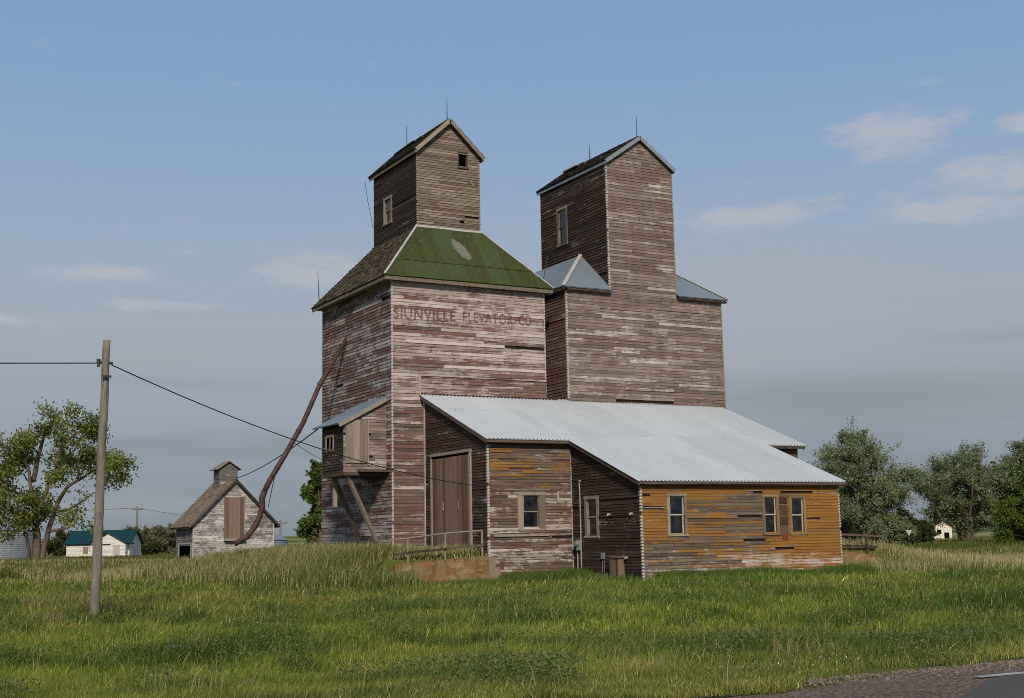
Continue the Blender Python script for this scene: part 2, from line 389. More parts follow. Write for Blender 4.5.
def flare(u): return float(sst(-12.2, -16.2, u))      # the paving draws back at the left, where gravel spills over it
def strip(name, v0, v1, z, mat, wob=0.0, u0=-400, u1=400, n=1, fl=0.0):
    mb = MB(); xs = np.linspace(u0, u1, n+1) if n > 1 else [u0, u1]
    e = [wob*(nz(x*.9, 3.1)+.6*nz(x*3.1, 8.1)) for x in xs]
    for i in range(len(xs)-1):
        mb.face([(xs[i], v0, z), (xs[i+1], v0, z), (xs[i+1], v1+e[i+1]-fl*flare(xs[i+1]), z), (xs[i], v1+e[i]-fl*flare(xs[i]), z)])
    return tag(mb.build(name, mat), kind='structure')
def asphalt_mat():
    k = NT('worn asphalt', .9, .2); p = k.pos(); v = k.n('ShaderNodeTexVoronoi'); v.inputs['Scale'].default_value = 70; k.l(p, v.inputs['Vector'])
    b = k.noise(p, .8, 5, .6); c = k.mix(k.rng(b, .3, .7), rgb(60, 57, 54), rgb(80, 76, 72)); k.base(k.mix(k.rng(v.outputs['Distance'], .1, .6, 0, .5), c, rgb(104, 98, 92)))
    k.bump(v.outputs['Distance'], .5, .006); return k.m
def gravel_mat():
    k = NT('pinkish gravel', .95, .15); p = k.pos(); v = k.n('ShaderNodeTexVoronoi'); v.inputs['Scale'].default_value = 32; k.l(p, v.inputs['Vector'])
    s = k.n('ShaderNodeSeparateColor'); k.l(v.outputs['Color'], s.inputs[0]); b = k.noise(p, 1.1, 5, .6)
    c = k.mix(s.outputs[0], rgb(78, 66, 56), rgb(136, 116, 102)); k.base(k.mix(k.rng(b, .45, .75, 0, .6), c, rgb(74, 64, 46)))
    k.bump(v.outputs['Distance'], .8, .02); return k.m
m_gravel = gravel_mat()
strip('gravel_shoulder', -28.5, -24.15, .004, m_gravel, .22, -90, 90, 600, .75)
strip('road', -33.0, -24.84, .012, asphalt_mat(), .08, -300, 300, 1500, 1.7)
strip('road_line', -25.2, -25.08, .017, flat_mat('worn white road paint', rgb(176, 174, 168), .7, .3, 0, .2, 5), 0, -13.6, 300)

# ------------------------------------------------------------------ helpers for building parts
def corner_trim(parent, x, y, z0, z1, nx, ny, mat=m_white_trim, expo=.1, w=.045, name='corner_trim', fill=(.72, .88)):
    """little metal caps, one per course, on an outside corner; (nx,ny) = outward signs"""
    mb = MB(); z = z0
    while z < z1-.02:
        t = min(expo, z1-z); a = .030+random.uniform(0, .004); b = .014
        if random.random() > .04:
            zt = z+t*random.uniform(*fill)
            for (ex, ey) in (((-nx*w, 0), (0, 0)), ((0, 0), (0, -ny*w))):
                pass
            p0 = [(x-nx*w, y+ny*a), (x+nx*a, y+ny*a), (x+nx*a, y-ny*w)]
            p1 = [(x-nx*w, y+ny*b), (x+nx*b, y+ny*b), (x+nx*b, y-ny*w)]
            q0 = [(x-nx*w, y), (x, y), (x, y-ny*w)]
            for i in (0, 1):
                mb.face([p0[i]+(z-.004,), p0[i+1]+(z-.004,), p1[i+1]+(zt,), p1[i]+(zt,)])
            mb.face([q0[0]+(z-.004,), q0[1]+(z-.004,), p0[1]+(z-.004,), p0[0]+(z-.004,)])
            mb.face([q0[1]+(z-.004,), q0[2]+(z-.004,), p0[2]+(z-.004,), p0[1]+(z-.004,)])
        z += t
    for (ax, ay, bx_, by_) in ((x-nx*w, y+ny*.004, x+nx*.004, y+ny*.004), (x+nx*.004, y+ny*.004, x+nx*.004, y-ny*w)): mb.face([(ax, ay, z0), (bx_, by_, z0), (bx_, by_, z1), (ax, ay, z1)], None, (.5, .5, .5), 1)
    return mb.build(name, [mat, m_dark_trim], parent)

def window(parent, org, sd, nd, s0, s1, z0, z1, trim=.11, head=.1, sill=.1, mat=m_grey_trim, sash=True, sashmat=None, glass=True, shield=0.0, label=None, sashw=.045):
    """double-hung window; s0..z1 is the outer edge of the casing. returns hole rect"""
    org = Vector(org); sd = Vector(sd); nd = Vector(nd); up_ = Vector((0, 0, 1))
    W = lambda s_, z_, n_: org + sd*s_ + up_*z_ + nd*n_
    def bx(mb, a, b, c, d, n0, n1):
        mb.box8([W(a, c, n0), W(b, c, n0), W(b, c, n1), W(a, c, n1), W(a, d, n0), W(b, d, n0), W(b, d, n1), W(a, d, n1)], (random.random(), .4, .4))
    f = MB()
    bx(f, s0, s0+trim, z0+sill, z1-head, -.02, .042); bx(f, s1-trim, s1, z0+sill, z1-head, -.02, .042)
    bx(f, s0-.015, s1+.015, z1-head, z1, -.02, .050); bx(f, s0-.02, s1+.02, z0+sill-.055, z0+sill, -.02, .075)
    if sill > .08: bx(f, s0, s1, z0, z0+sill-.057, -.02, .036)
    a, b, c, d = s0+trim, s1-trim, z0+sill, z1-head
    for (p, q, r, t) in ((a-.02, a, c, d), (b, b+.02, c, d)): bx(f, p, q, r, t, -.12, -.02)       # jambs going in
    bx(f, a-.02, b+.02, d, d+.02, -.12, -.02); bx(f, a-.02, b+.02, c-.02, c, -.12, -.02)
    fr = f.build('window', mat, parent)
    if label: fr['label'] = label
    if sash:
        k = MB(); mid = (c+d)/2; w = sashw
        for (lo, hi, n0) in ((mid, d, -.035), (c, mid+w*.6, -.065)):
            bx(k, a+.002, a+w, lo, hi, n0, n0+.028); bx(k, b-w, b-.002, lo, hi, n0, n0+.028)
            bx(k, a+w, b-w, lo, lo+w*.9, n0, n0+.028); bx(k, a+w, b-w, hi-w*.9, hi, n0, n0+.028)
        k.build('sash', sashmat or mat, fr)
    if glass:
        p = MB(); mid = (c+d)/2
        bx(p, a+.02, b-.02, mid+.01, d-.02, -.029, -.024); bx(p, a+.02, b-.02, c+.02, mid-.004, -.059, -.054)
        p.build('pane', m_glass, fr)
    return fr

def rod(parent, p, h, lean=(0, 0)):
    p = Vector(p); b = MB()
    b.tube([p, p+Vector((lean[0]*h, lean[1]*h, h))], [.022, .010], 6)
    return b.build('lightning_rod', m_rod, parent)

SX, NX_ = (1, 0, 0), (0, -1, 0)          # front walls: s runs along +x, facing -y
SY, NY_ = (0, 1, 0), (-1, 0, 0)          # side walls: s runs along +y, facing -x

# ================================================================== ELEVATOR A (left, green roof)
A0, A1, AV, AB, AE = -4.52, 1.96, 9.03, 16.08, 11.02
ea = thing('grain_elevator', (A0, AV, .9), 'tall wooden grain elevator with mossy green roof and faded painted lettering', 'grain elevator', 'wooden grain elevators')
mb = MB()
pa = painter(lambda s, z: .28 + .32*sst(5.8, 7.4, z) + .06*sst(9.0, 10.0, z), lambda s, z: .44+.18*sst(5.5, 7.5, z), 1.7, .34, .40, .20, .20, .30, 2.2)
siding(mb, (0, AV, 0), SX, NX_, [(A0, .9), (A1, .9), (A1, AE), (A0, AE)], expo=.125, paint=pa, lens=(1.2, 4.5))
tag(mb.build('wall', [m_bin_a, m_sheath], ea), 'pale pinkish peeling front wall')
mb = MB()
siding(mb, (A0, 0, 0), SY, NY_, [(AV, .9), (AB, .9), (AB, AE), (AV, AE)], expo=.125, paint=painter(lambda s, z: .44+.08*sst(3.5, 1.5, z), .60, 4.2, .30, .35, .18, .2, .4, 2.4), lens=(.7, 3.0))
tag(mb.build('wall', [m_bin_side, m_sheath], ea), 'oxblood red side wall with streaked grey white paint')
mb = MB()
siding(mb, (A1, 0, 0), SY, (1, 0, 0), [(AV, .9), (AB, .9), (AB, AE), (AV, AE)], expo=.21, paint=painter(.2, .7, 3.3))
siding(mb, (0, AB, 0), SX, (0, 1, 0), [(A0, .9), (A1, .9), (A1, AE), (A0, AE)], expo=.21, paint=painter(.3, .6, 8.3))
mb.build('wall', [m_bin_side, m_sheath], ea)
corner_trim(ea, A0, AV, .9, AE-.05, -1, -1, expo=.125, w=.032, fill=(.9, .99))
corner_trim(ea, A1, AV, 6.8, AE-.05, 1, -1, expo=.125, w=.03, fill=(.9, .99))
corner_trim(ea, A0, AB, .9, AE-.05, -1, 1, expo=.125, mat=m_grey_trim)

# cupola A
c0, c1, cv, cb, ce, cr = -2.8, -.07, 10.45, 14.70, 16.60, 17.88
mb = MB(); cm = (c0+c1)/2
front = [(c0, 13.0), (c1, 13.0), (c1, ce), (cm, cr), (c0, ce)]
wf = (-1.02, -.58, 16.02, 16.68)
siding(mb, (0, cv, 0), SX, NX_, front, [(-.985, -.615, 16.06, 16.645)], expo=.10, paint=painter(.10, .16, 9.1, .25, .2, .08, .08, .3, 2), lens=(1.0, 2.8))
cup = tag(mb.build('cupola', [m_cup_a, m_sheath], ea), 'silver grey bare board cupola with gable roof')
mb = MB()
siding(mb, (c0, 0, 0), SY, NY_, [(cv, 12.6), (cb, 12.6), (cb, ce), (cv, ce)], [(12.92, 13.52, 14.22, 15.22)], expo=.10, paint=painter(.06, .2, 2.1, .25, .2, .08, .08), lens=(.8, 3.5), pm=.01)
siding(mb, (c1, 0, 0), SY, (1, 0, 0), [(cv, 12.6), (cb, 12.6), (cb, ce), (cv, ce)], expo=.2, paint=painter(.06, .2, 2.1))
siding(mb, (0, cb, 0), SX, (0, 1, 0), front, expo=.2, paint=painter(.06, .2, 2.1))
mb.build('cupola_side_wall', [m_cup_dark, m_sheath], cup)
corner_trim(cup, c0, cv, 13.3, ce-.02, -1, -1, m_grey_trim, .10, .04)
corner_trim(cup, c1, cv, 13.5, ce-.02, 1, -1, m_grey_trim, .10, .04)
w = window(ea, (0, cv, 0), SX, NX_, wf[0], wf[1], wf[2], wf[3], .035, .035, .035, m_dark_trim, sash=False, glass=False, label='small open hole in the cupola gable')
w = window(ea, (c0, 0, 0), SY, NY_, 12.80, 13.64, 14.12, 15.30, .12, .1, .09, m_grey_trim, label='tall cupola side window')
# gable roof with overhang, rake boards
def gable_roof(parent, x0, x1, y0, y1, ze, zr, ovx, ovy, t, mats, name='cupola_roof', rake=m_grey_trim, shing=None, sexpo=.16):
    xm = (x0+x1)/2; sl = (zr-ze)/((x1-x0)/2); L = math.hypot(1, sl)
    r = MB()
    for sgn in (-1, 1):
        xe = xm + sgn*((x1-x0)/2+ovx); zee = ze - sl*ovx
        n = Vector((sgn*sl, 0, 1)).normalized(); lift = n*.05
        P = [Vector((xm, y0-ovy, zr)), Vector((xe, y0-ovy, zee)), Vector((xe, y1+ovy, zee)), Vector((xm, y1+ovy, zr))]
        P = [p+lift*1.4 for p in P]
        if sgn < 0: P = P[::-1]
        r.slab(P, n, t)
        if shing:
            dv = (Vector((xm, 0, zr))-Vector((xe, 0, zee))); ln = dv.length; dv.normalize()
            siding(r, Vector((xe, y0-ovy, zee))+lift*1.45, (0, 1, 0), n, [(0, 0), (y1-y0+2*ovy, 0), (y1-y0+2*ovy, ln), (0, ln)], expo=sexpo, lens=(.12, .3), paint=lambda s, z: (.5, .5), zd=dv, thick=.02, pm=.006, back=0, rag=.006)
    ro = r.build(name, mats, parent)
    k = MB()
    for yy, dy in ((y0-ovy, -.022), (y1+ovy, .022)):
        for sgn in (-1, 1):
            xe = xm + sgn*((x1-x0)/2+ovx-.02); zee = ze - sl*(ovx-.02)
            k.bar((xm, yy+dy, zr-.03), (xe, yy+dy, zee-.03), .04, .15, (0, 0, 1))
    k.build_each('rake_board', rake, ro if parent.parent is None else parent)
    k = MB()
    for sgn in (-1, 1):
        xe = xm + sgn*((x1-x0)/2+ovx-.03); zee = ze - sl*(ovx)
        k.box(xe-.02, xe+.02, y0-ovy, y1+ovy, zee-.10, zee+.02)
    k.build_each('eave_board', rake, ro if parent.parent is None else parent)
    return ro
gable_roof(ea, c0, c1, cv, cb, ce, cr, .14, .2, .05, m_shingle_b, shing=True)
k = MB()            # a torn-up ridge of lifted boards at the back of the cupola roof
k.bar((cm-.36, 11.9, cr-.27), (cm-.36, 13.6, cr-.31), .26, .04); k.bar((cm-.50, 12.4, cr-.33), (cm-.56, 14.2, cr-.42), .22, .04)
k.build_each('lifted_roof_board', m_dark_trim, ea)
rod(ea, (cm, cv+.05, cr+.05), .95); rod(ea, (cm-.35, 13.6, cr-.3), 1.0)
k = MB(); k.box(-.98, -.78, cv-.03, cv-.01, 13.78, 13.86); k.build('painted_hole_shade', m_black, ea)  # black plate on the siding, painted as the shade of a gap
k = MB(); k.bar((-.5, cv-.04, 15.55), (-.33, cv-.04, 15.32), .06, .03, (0, 1, 0)); k.build('loose_board', m_grey_trim, ea)
k = MB(); k.tube([(c0-.3, 14.95, 16.35), (c0-.22, 14.9, 15.6), (c0-.08, 14.85, 14.9), (c0-.05, 14.7, 14.3)], .012, 5); k.build('hanging_wire', m_rod, ea)

# hip skirt roof
ez, ov, tz = 11.05, .30, 13.36
E = [(A0-ov-.10, AV-ov), (A1+ov, AV-ov), (A1+ov, AB+ov), (A0-ov-.10, AB+ov)]
T = [(c0, cv), (c1+.02, cv), (c1+.02, cb), (c0, cb)]
rz = tz+.12
def quadpts(i): 
    j = (i+1) % 4
    return [Vector((*E[i], ez)), Vector((*E[j], ez)), Vector((*T[j], rz)), Vector((*T[i], rz))]
# front: green roll roofing laid in vertical strips, lapped in two courses
P = quadpts(0); r = MB(); n = (P[1]-P[0]).cross(P[3]-P[0]).normalized()
r.slab(P, n, .05)
updir = (P[3]-P[0]); updir = Vector((0, updir.y, updir.z)); H = updir.length; updir.normalize()
lap = .95
xs = list(np.arange(E[0][0], E[1][0]+.9, .88)); 
def clipx(x, t):       # limits of the front slope at height fraction t
    return P[0].x+(P[3].x-P[0].x)*t, P[1].x+(P[2].x-P[1].x)*t
for (ta, tb, lift) in ((0, lap/H, .012), (lap/H-.02, 1, .036)):
    for i in range(len(xs)-1):
        rv = random.random(); c = 5
        for q in range(8):
            t0 = ta+(tb-ta)*q/8; t1 = ta+(tb-ta)*(q+1)/8
            l0, r0 = clipx(0, t0); l1, r1 = clipx(0, t1)
            a0, b0, a1, b1 = max(xs[i], l0), min(xs[i+1], r0), max(xs[i], l1), min(xs[i+1], r1)
            if b0 <= a0 and b1 <= a1: continue
            if b0 < a0: a0 = b0 = (a0+b0)/2
            if b1 < a1: a1 = b1 = (a1+b1)/2
            pt = lambda x, t: Vector((x, P[0].y, ez)) + updir*H*t + n*(lift+.010*(i % 2))
            r.face([pt(a0, t0), pt(b0, t0), pt(b1, t1), pt(a1, t1)], [(a0, t0*H), (b0, t0*H), (b1, t1*H), (a1, t1*H)], (rv, .5, .5))
tag(r.build('roof', m_green, ea), 'mossy green front roof slope with a worn pale patch')
# sides and back: cedar shingles
r = MB()
for i in (3, 1, 2):
    Q = quadpts(i); n = (Q[1]-Q[0]).cross(Q[3]-Q[0]).normalized(); r.slab(Q, n, .05)
    sd = (Q[1]-Q[0]).normalized(); zd = n.cross(sd).normalized()
    pl = [((q-Q[0]).dot(sd), (q-Q[0]).dot(zd)) for q in Q]
    siding(r, Q[0]+n*.004, sd, n, pl, expo=.15 if i == 3 else .3, lens=(.1, .26) if i == 3 else (.4, .9), paint=lambda s, z: (.5, .5), zd=zd, thick=.028, pm=.012, back=0, rag=.012)
tag(r.build('roof', m_shingle, ea), 'brown weathered shingle roof slope')
k = MB()
k.bar(Vector((*E[0], ez+.05)), Vector((*T[0], rz+.05)), .09, .03); k.bar(Vector((*E[1], ez+.05)), Vector((*T[1], rz+.05)), .07, .03)
k.box(c0-.02, c1+.04, cv-.09, cv-.035, rz-.06, rz+.02)
k.build_each('flashing', m_flash, ea)
k = MB()
k.box(E[0][0]+.03, E[1][0]-.03, E[0][1]+.02, E[0][1]+.06, ez-.16, ez-.03); k.box(E[0][0]+.02, E[0][0]+.06, E[0][1]+.06, E[3][1]-.03, ez-.16, ez-.03)
k.box(E[1][0]-.06, E[1][0]-.02, E[0][1]+.06, E[3][1]-.03, ez-.16, ez-.03)
k.box(E[0][0]+.06, E[1][0]-.06, E[0][1]+.06, E[3][1]-.06, ez-.09, ez-.06)
k.build_each('eave_board', m_grey_trim, ea)
rod(ea, (A0-.2, AB-.1, 11.15), 1.45, (-.05, 0)); rod(ea, (A1+.1, 9.3, 11.2), 1.35, (.22, 0))
# band of boards the shed roof butts against
mb = MB(); siding(mb, (0, AV-.035, 0), SX, NX_, [(-3.4, 6.78), (A1, 6.78), (A1, 7.42), (-3.4, 7.42)], expo=.10, paint=painter(.42, .72, 6.4, .3, .3), lens=(1.5, 4.5), back=0, thick=.025)
k = mb; k.box(-3.46, -3.40, AV-.075, AV-.025, 6.7, 7.44, (.5, .9, .5)); k.box(-3.4, A1, AV-.09, AV-.03, 7.42, 7.45, (.2, .7, .3))
tag(k.build('apron_boards', [m_bin_a, m_sheath], ea))

# faded lettering
def lettering(parent):
    k = NT('worn dark red lettering', .85, .15); p = k.pos()
    n = k.noise(p, 1.0, 6, .7, (7, 1, 22)); big = k.noise(p, 1.0, 3, .5, (.9, 1, 2))
    a = k.rng(k.math('ADD', k.math('MULTIPLY', n, .8), k.math('MULTIPLY', big, .45)), .51, .66)
    k.base(rgb(110, 72, 65)); k.put(k.b.inputs['Alpha'], k.math('MULTIPLY', a, .75))
    for word, x0_, x1_ in (('SIUNVILLE', -4.46, -1.93), ('ELEVATOR', -1.62, .56), ('CO', .80, 1.36)):
        cu = bpy.data.curves.new('lettering', 'FONT'); cu.body = word; cu.resolution_u = 4; cu.offset = .02; cu.space_character = 1.12
        t = bpy.data.objects.new('t', cu); COL.objects.link(t); dg = bpy.context.evaluated_depsgraph_get()
        me = bpy.data.meshes.new_from_object(t.evaluated_get(dg)); bpy.data.objects.remove(t)
        q = np.array([v.co[:] for v in me.vertices]); lo = q.min(0); hi = q.max(0)
        for v in me.vertices:
            x = x0_+(v.co.x-lo[0])/(hi[0]-lo[0])*(x1_-x0_)
            v.co = (x-A0, -.042, (v.co.y-lo[1])/(hi[1]-lo[1])*.42+9.50+.014*(x+4.46)-.9)
        me.materials.clear(); me.materials.append(k.m)
        o = bpy.data.objects.new('painted_word', me); COL.objects.link(o); o.parent = parent
lettering(ea)

# loading bay on the side wall
bx0, bv0, bv1, bz = -6.2, 9.55, 11.6, 3.92
rzf = lambda u: 6.60 + (u+4.52)*.535
mb = MB()
siding(mb, (0, bv0, 0), SX, NX_, [(bx0, bz), (A0, bz), (A0, rzf(A0)), (bx0, rzf(bx0))], expo=.10, paint=painter(.26, .2, 5.5, .3, .25, .2), lens=(.4, 1.4), pm=.03, rag=.008)
bay = tag(mb.build('loading_bay', [m_bin_b, m_sheath], ea), 'small shed bay hung on the side wall')
mb = MB(); siding(mb, (bx0, 0, 0), SY, NY_, [(bv0, bz), (bv1, bz), (bv1, rzf(bx0)), (bv0, rzf(bx0))], [(10.50, 11.16, 4.78, 5.24)], expo=.10, paint=painter(.04, .2, 5.9, .2, .2), lens=(.5, 2.0))
siding(mb, (0, bv1, 0), SX, (0, 1, 0), [(bx0, bz), (A0, bz), (A0, rzf(A0)), (bx0, rzf(bx0))], expo=.10, paint=painter(.22, .3, 5.5, .3, .25), lens=(.5, 2.0))
mb.build('bay_wall', [m_cup_dark, m_sheath], bay)
k = MB()
for (a, b) in ((-6.13, -5.86), (-5.855, -5.58), (-5.575, -5.30)): k.box(a, b, bv0-.065+random.uniform(0, .006), bv0-.025, 4.22, 5.80-.02*random.random())
k.box(-5.29, -5.24, bv0-.07, bv0-.025, 4.15, 5.85); k.build('bay_door', m_hatch, bay)
n = Vector((-.535, 0, 1)).normalized(); P = [(bx0-.22, bv0-.12, rzf(bx0-.22)), (A0-.025, bv0-.12, rzf(A0-.025)), (A0-.025, bv1+.45, rzf(A0-.025)), (bx0-.22, bv1+.45, rzf(bx0-.22))]
MB().slab([Vector(p)+n*.07 for p in P], n, .05).build('bay_roof', m_roof_b, bay)
k = MB(); k.bar(Vector(P[0])+Vector((0, -.02, -.03)), Vector(P[1])+Vector((0, -.02, -.03)), .035, .12); k.build('rake_board', m_grey_trim, bay)
k = MB(); k.box(bx0-.02, A0-.03, bv0-.10, bv1, bz-.14, bz-.02); k.box(bx0+.5, A0-.03, bv0-.35, bv0-.105, bz-.02, bz+.05); k.build('bay_floor', m_dark_trim, bay)
k = MB()
for (a, b, c, d) in ((10.47, 11.19, 4.70, 4.78), (10.47, 11.19, 5.24, 5.32), (10.42, 10.50, 4.70, 5.32), (11.16, 11.24, 4.70, 5.32)): k.box(bx0-.045, bx0-.01, a, b, c, d)
k.bar((bx0-.03, 10.85, 4.78), (bx0-.03, 10.78, 5.24), .03, .07); k.build('bay_window', m_grey_trim, bay)
for p, q in (((-6.05, 9.62, 3.86), (A0-.06, 10.37, 1.45)), ((-5.98, 11.1, 3.84), (A0-.06, 11.89, 1.45))):
    k = MB(); k.bar(p, q, .11, .14); k.build('brace', m_grey_trim, bay)
k = MB(); k.box(-5.97, -5.83, 11.08, 11.20, 2.70, 3.79); k.build('hanging_post', m_hatch, bay)

# loading spout
sp = [(-4.50, 13.41, 9.45), (-5.64, 13.41, 7.53), (-6.33, 13.41, 5.98), (-7.04, 13.41, 4.75), (-7.62, 13.41, 3.80), (-7.84, 13.41, 3.36)]
so = tag(MB().tube(sp, [.08, .09, .094, .098, .10, .10], 12).build('spout', m_rust, ea, True), 'long rusty grain spout slanting down from the side wall')
k = MB().tube([(-7.83, 13.41, 3.38), (-7.93, 13.41, 3.12), (-7.90, 13.41, 2.80), (-8.02, 13.41, 2.40), (-8.22, 13.41, 2.02), (-8.50, 13.41, 1.68), (-8.95, 13.41, 1.44)], [.112, .120, .106, .106, .106, .104, .10], 12); k.build('flexible_chute', m_rust, so, True)
k = MB()
for t in (.2, .45, .7, .9):
    i = t*(len(sp)-1); a = Vector(sp[int(i)]).lerp(Vector(sp[int(i)+1]), i-int(i)); b = (Vector(sp[int(i)+1])-Vector(sp[int(i)])).normalized()*.05
    MB().tube([a-b, a+b], .110, 12).build('pipe_collar', m_rust, so)
MB().tube([(-7.40, 13.30, 4.2), (-7.55, 13.3, 3.6), (-7.72, 13.3, 2.75)], .016, 5).build('pull_rope', m_wire, so)

# ================================================================== ELEVATOR B (right)
B0, B1, BV, BB, BE = 2.92, 10.60, 8.93, 16.4, 11.2
eb = thing('grain_elevator', (B0, BV, .9), 'bare brown wooden grain elevator with grey metal hip roof corners behind the office roof', 'grain elevator', 'wooden grain elevators')
d0, d1, db, de, dr = 4.99, 8.28, 14.23, 16.69, 17.85; dm = (d0+d1)/2
mb = MB()
pb = painter(lambda s, z: .19 + .16*sst(8.3, 9.6, z)*(1-sst(11.2, 11.6, z)) - .06*sst(11, 12, z), lambda s, z: .24+.10*sst(11.5, 13, z), 12.3, .40, .3, .17, .16, .25, 2.3)
siding(mb, (0, BV, 0), SX, NX_, [(B0, 6.0), (B1, 6.0), (B1, BE), (B0, BE)], expo=.125, paint=pb, lens=(.8, 3.2), pm=.003)
tag(mb.build('wall', [m_bin_b, m_sheath], eb), 'grey brown front wall with pale peeling streaks')
mb = MB()
siding(mb, (0, BV, 0), SX, NX_, [(d0, BE), (d1, BE), (d1, de), (dm, dr), (d0, de)], expo=.125, paint=pb, lens=(.7, 2.8), pm=.002)
cupb = tag(mb.build('cupola', [m_bin_b, m_sheath], eb), 'tall brown board cupola flush with the front wall')
mb = MB()
siding(mb, (B0, 0, 0), SY, NY_, [(BV, 6.0), (BB, 6.0), (BB, BE), (BV, BE)], expo=.125, paint=painter(.10, .62, 7.7, .3, .3), lens=(.8, 3))
siding(mb, (B1, 0, 0), SY, (1, 0, 0), [(BV, .9), (BB, .9), (BB, BE), (BV, BE)], expo=.21, paint=painter(.10, .5, 7.9))
siding(mb, (0, BB, 0), SX, (0, 1, 0), [(B0, .9), (B1, .9), (B1, BE), (B0, BE)], expo=.21, paint=painter(.10, .5, 7.9))
mb.build('wall', [m_bin_side, m_sheath], eb)
mb = MB()
siding(mb, (d0, 0, 0), SY, NY_, [(BV, BE), (db, BE), (db, de), (BV, de)], [(12.10, 12.72, 13.9, 15.42)], expo=.125, paint=painter(.10, .34, 3.9, .25, .25), lens=(.8, 3.2), pm=.008)
siding(mb, (d1, 0, 0), SY, (1, 0, 0), [(BV, BE), (db, BE), (db, de), (BV, de)], expo=.21, paint=painter(.1, .4, 3.9))
siding(mb, (0, db, 0), SX, (0, 1, 0), [(d0, BE), (d1, BE), (d1, de), (dm, dr), (d0, de)], expo=.21, paint=painter(.1, .4, 3.9))
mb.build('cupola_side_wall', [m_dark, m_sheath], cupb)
corner_trim(cupb, d0, BV, BE+.1, de-.02, -1, -1, m_white_trim, .105, .045)
corner_trim(eb, B0, BV, 6.6, BE-.05, -1, -1, m_white_trim, .105, .05)
corner_trim(eb, B1, BV, 6.6, BE-.05, 1, -1, m_grey_trim, .105, .05)
corner_trim(cupb, d1, BV, BE+.1, de-.02, 1, -1, m_grey_trim, .105, .04)
window(eb, (d0, 0, 0), SY, NY_, 11.98, 12.84, 13.8, 15.52, .12, .10, .09, m_grey_trim, label='tall cupola side window with its lower pane left')
gable_roof(eb, d0, d1, BV, db, de, dr, .10, .14, .05, m_shingle_b, rake=m_galv, shing=True)
k = MB(); k.bar((dm-.42, 12.3, dr-.22), (dm-.42, 13.9, dr-.22), .32, .07); k.bar((dm-.62, 12.6, dr-.28), (dm-.72, 13.6, dr-.34), .26, .05); k.build_each('lifted_roof_board', m_dark_trim, eb)
rod(eb, (dm, BV+.05, dr+.05), .9); rod(eb, (dm-.3, 12.2, dr-.15), .8)
# hip corners left and right of the cupola
r = MB(); hz = BE; hv = 2.06; oz = .22; slp = (13.07-BE)/(hv+oz)
for sgn, xe, xc in ((-1, B0, d0), (1, B1, d1)):
    run = abs(xc-xe); zt = BE+(run+oz)*slp; vt = BV+run
    ex = xe+sgn*oz; ey = BV-oz; ze = BE+.05
    eavec = Vector((ex, ey, ze)); top = Vector((xc+sgn*.004, vt, zt+.06)); fr = Vector((xc+sgn*.004, ey, ze))
    bk = Vector((ex, BB, ze)); tb = Vector((xc+sgn*.004, BB-1.0, zt+.06))
    P1 = [eavec, fr, top] if sgn < 0 else [fr, eavec, top]
    r.slab(P1, Vector((0, -slp, 1)), .05)
    P2 = [bk, eavec, top, tb] if sgn < 0 else [eavec, bk, tb, top]
    r.slab(P2, Vector((sgn*slp, 0, 1)), .05)
r.build('roof', m_roof_b, eb)
k = MB()
for sgn, xe, xc in ((-1, B0, d0), (1, B1, d1)):
    run = abs(xc-xe); ex = xe+sgn*oz; ey = BV-oz; ze = BE+.075
    k.bar((ex, ey, ze), (xc+sgn*.01, BV+run, BE+(run+oz)*slp+.085), .17, .025)
k.build_each('hip_cap', m_flash, eb)
k = MB(); ze = BE
for x0, x1 in ((B0-oz+.02, d0-.02), (d1+.02, B1+oz-.02)): k.box(x0, x1, BV-oz+.03, BV-.03, ze-.08, ze-.01)
k.box(B0-oz+.03, B0-.03, BV-oz+.03, BB, ze-.09, ze-.02); k.build_each('eave_board', m_dark_trim, eb)
k = MB(); k.box(B0-.02, B1+.02, BV-.07, BV-.03, 6.52, 6.66, (.3, .1, .3)); k.build('base_board', m_dark_trim, eb)

# ================================================================== DRIVE SHED AND OFFICE
SL = .385; rz_ = lambda v: 3.15 + SL*(v+.25)
S0, S1, SV, TV = -3.26, 10.14, 4.10, 9.0
W1 = 8.26
sh = thing('drive_shed', (S0, 0, 0), 'low annex with white metal roof, plank drive door and ochre painted office front', 'shed')
# office front (ochre)
def off_g(s, z): return .02 + .34*sst(.95, .50, z) + .16*math.exp(-((s-4.6)/1.6)**2)*(1 if z < 1.2 else .2)
def off_b(s, z):
    worn = 1.25*math.exp(-((s-4.15)/1.2)**2)*sst(3.0, 2.6, z)*sst(.8, 1.3, z) + .9*math.exp(-((s-1.0)/.9)**2)*sst(1.4, 1.0, z) + .8*math.exp(-((s-.3)/.5)**2)*sst(1.9, .8, z) + .5*math.exp(-((s-2.2)/.3)**2) + .35*sst(.8, .3, z)
    return .84 + .1*sst(5.8, 7, s) - .72*clamp(worn)
gaps = [(.08, .85, 2.30), (.05, .37, 2.72), (4.52, 4.90, 2.78), (3.80, 4.84, 1.98), (6.75, 7.38, 1.95), (4.01, 4.95, 1.28), (5.34, 6.16, .97), (5.67, 7.1, 2.79), (1.69, 2.2, .24), (5.3, 5.4, 1.6)]
wins = [(.99, 1.76, 1.36, 2.76), (4.86, 5.55, 1.34, 2.74), (6.02, 6.74, 1.34, 2.70)]
mb = MB(); siding(mb, (0, 0, 0), SX, NX_, [(0, -.08), (W1, -.08), (W1, 3.10), (0, 3.10)], [(a+.1, b-.1, c+.1, d-.08) for a, b, c, d in wins], expo=.098, paint=painter(off_g, off_b, 21.3, .24, .42, .08, .07, .45, 1.6), lens=(1.0, 4.0), gaps=gaps)
tag(mb.build('wall', [m_orange, m_sheath], sh), 'ochre orange office front wall with bare patches')
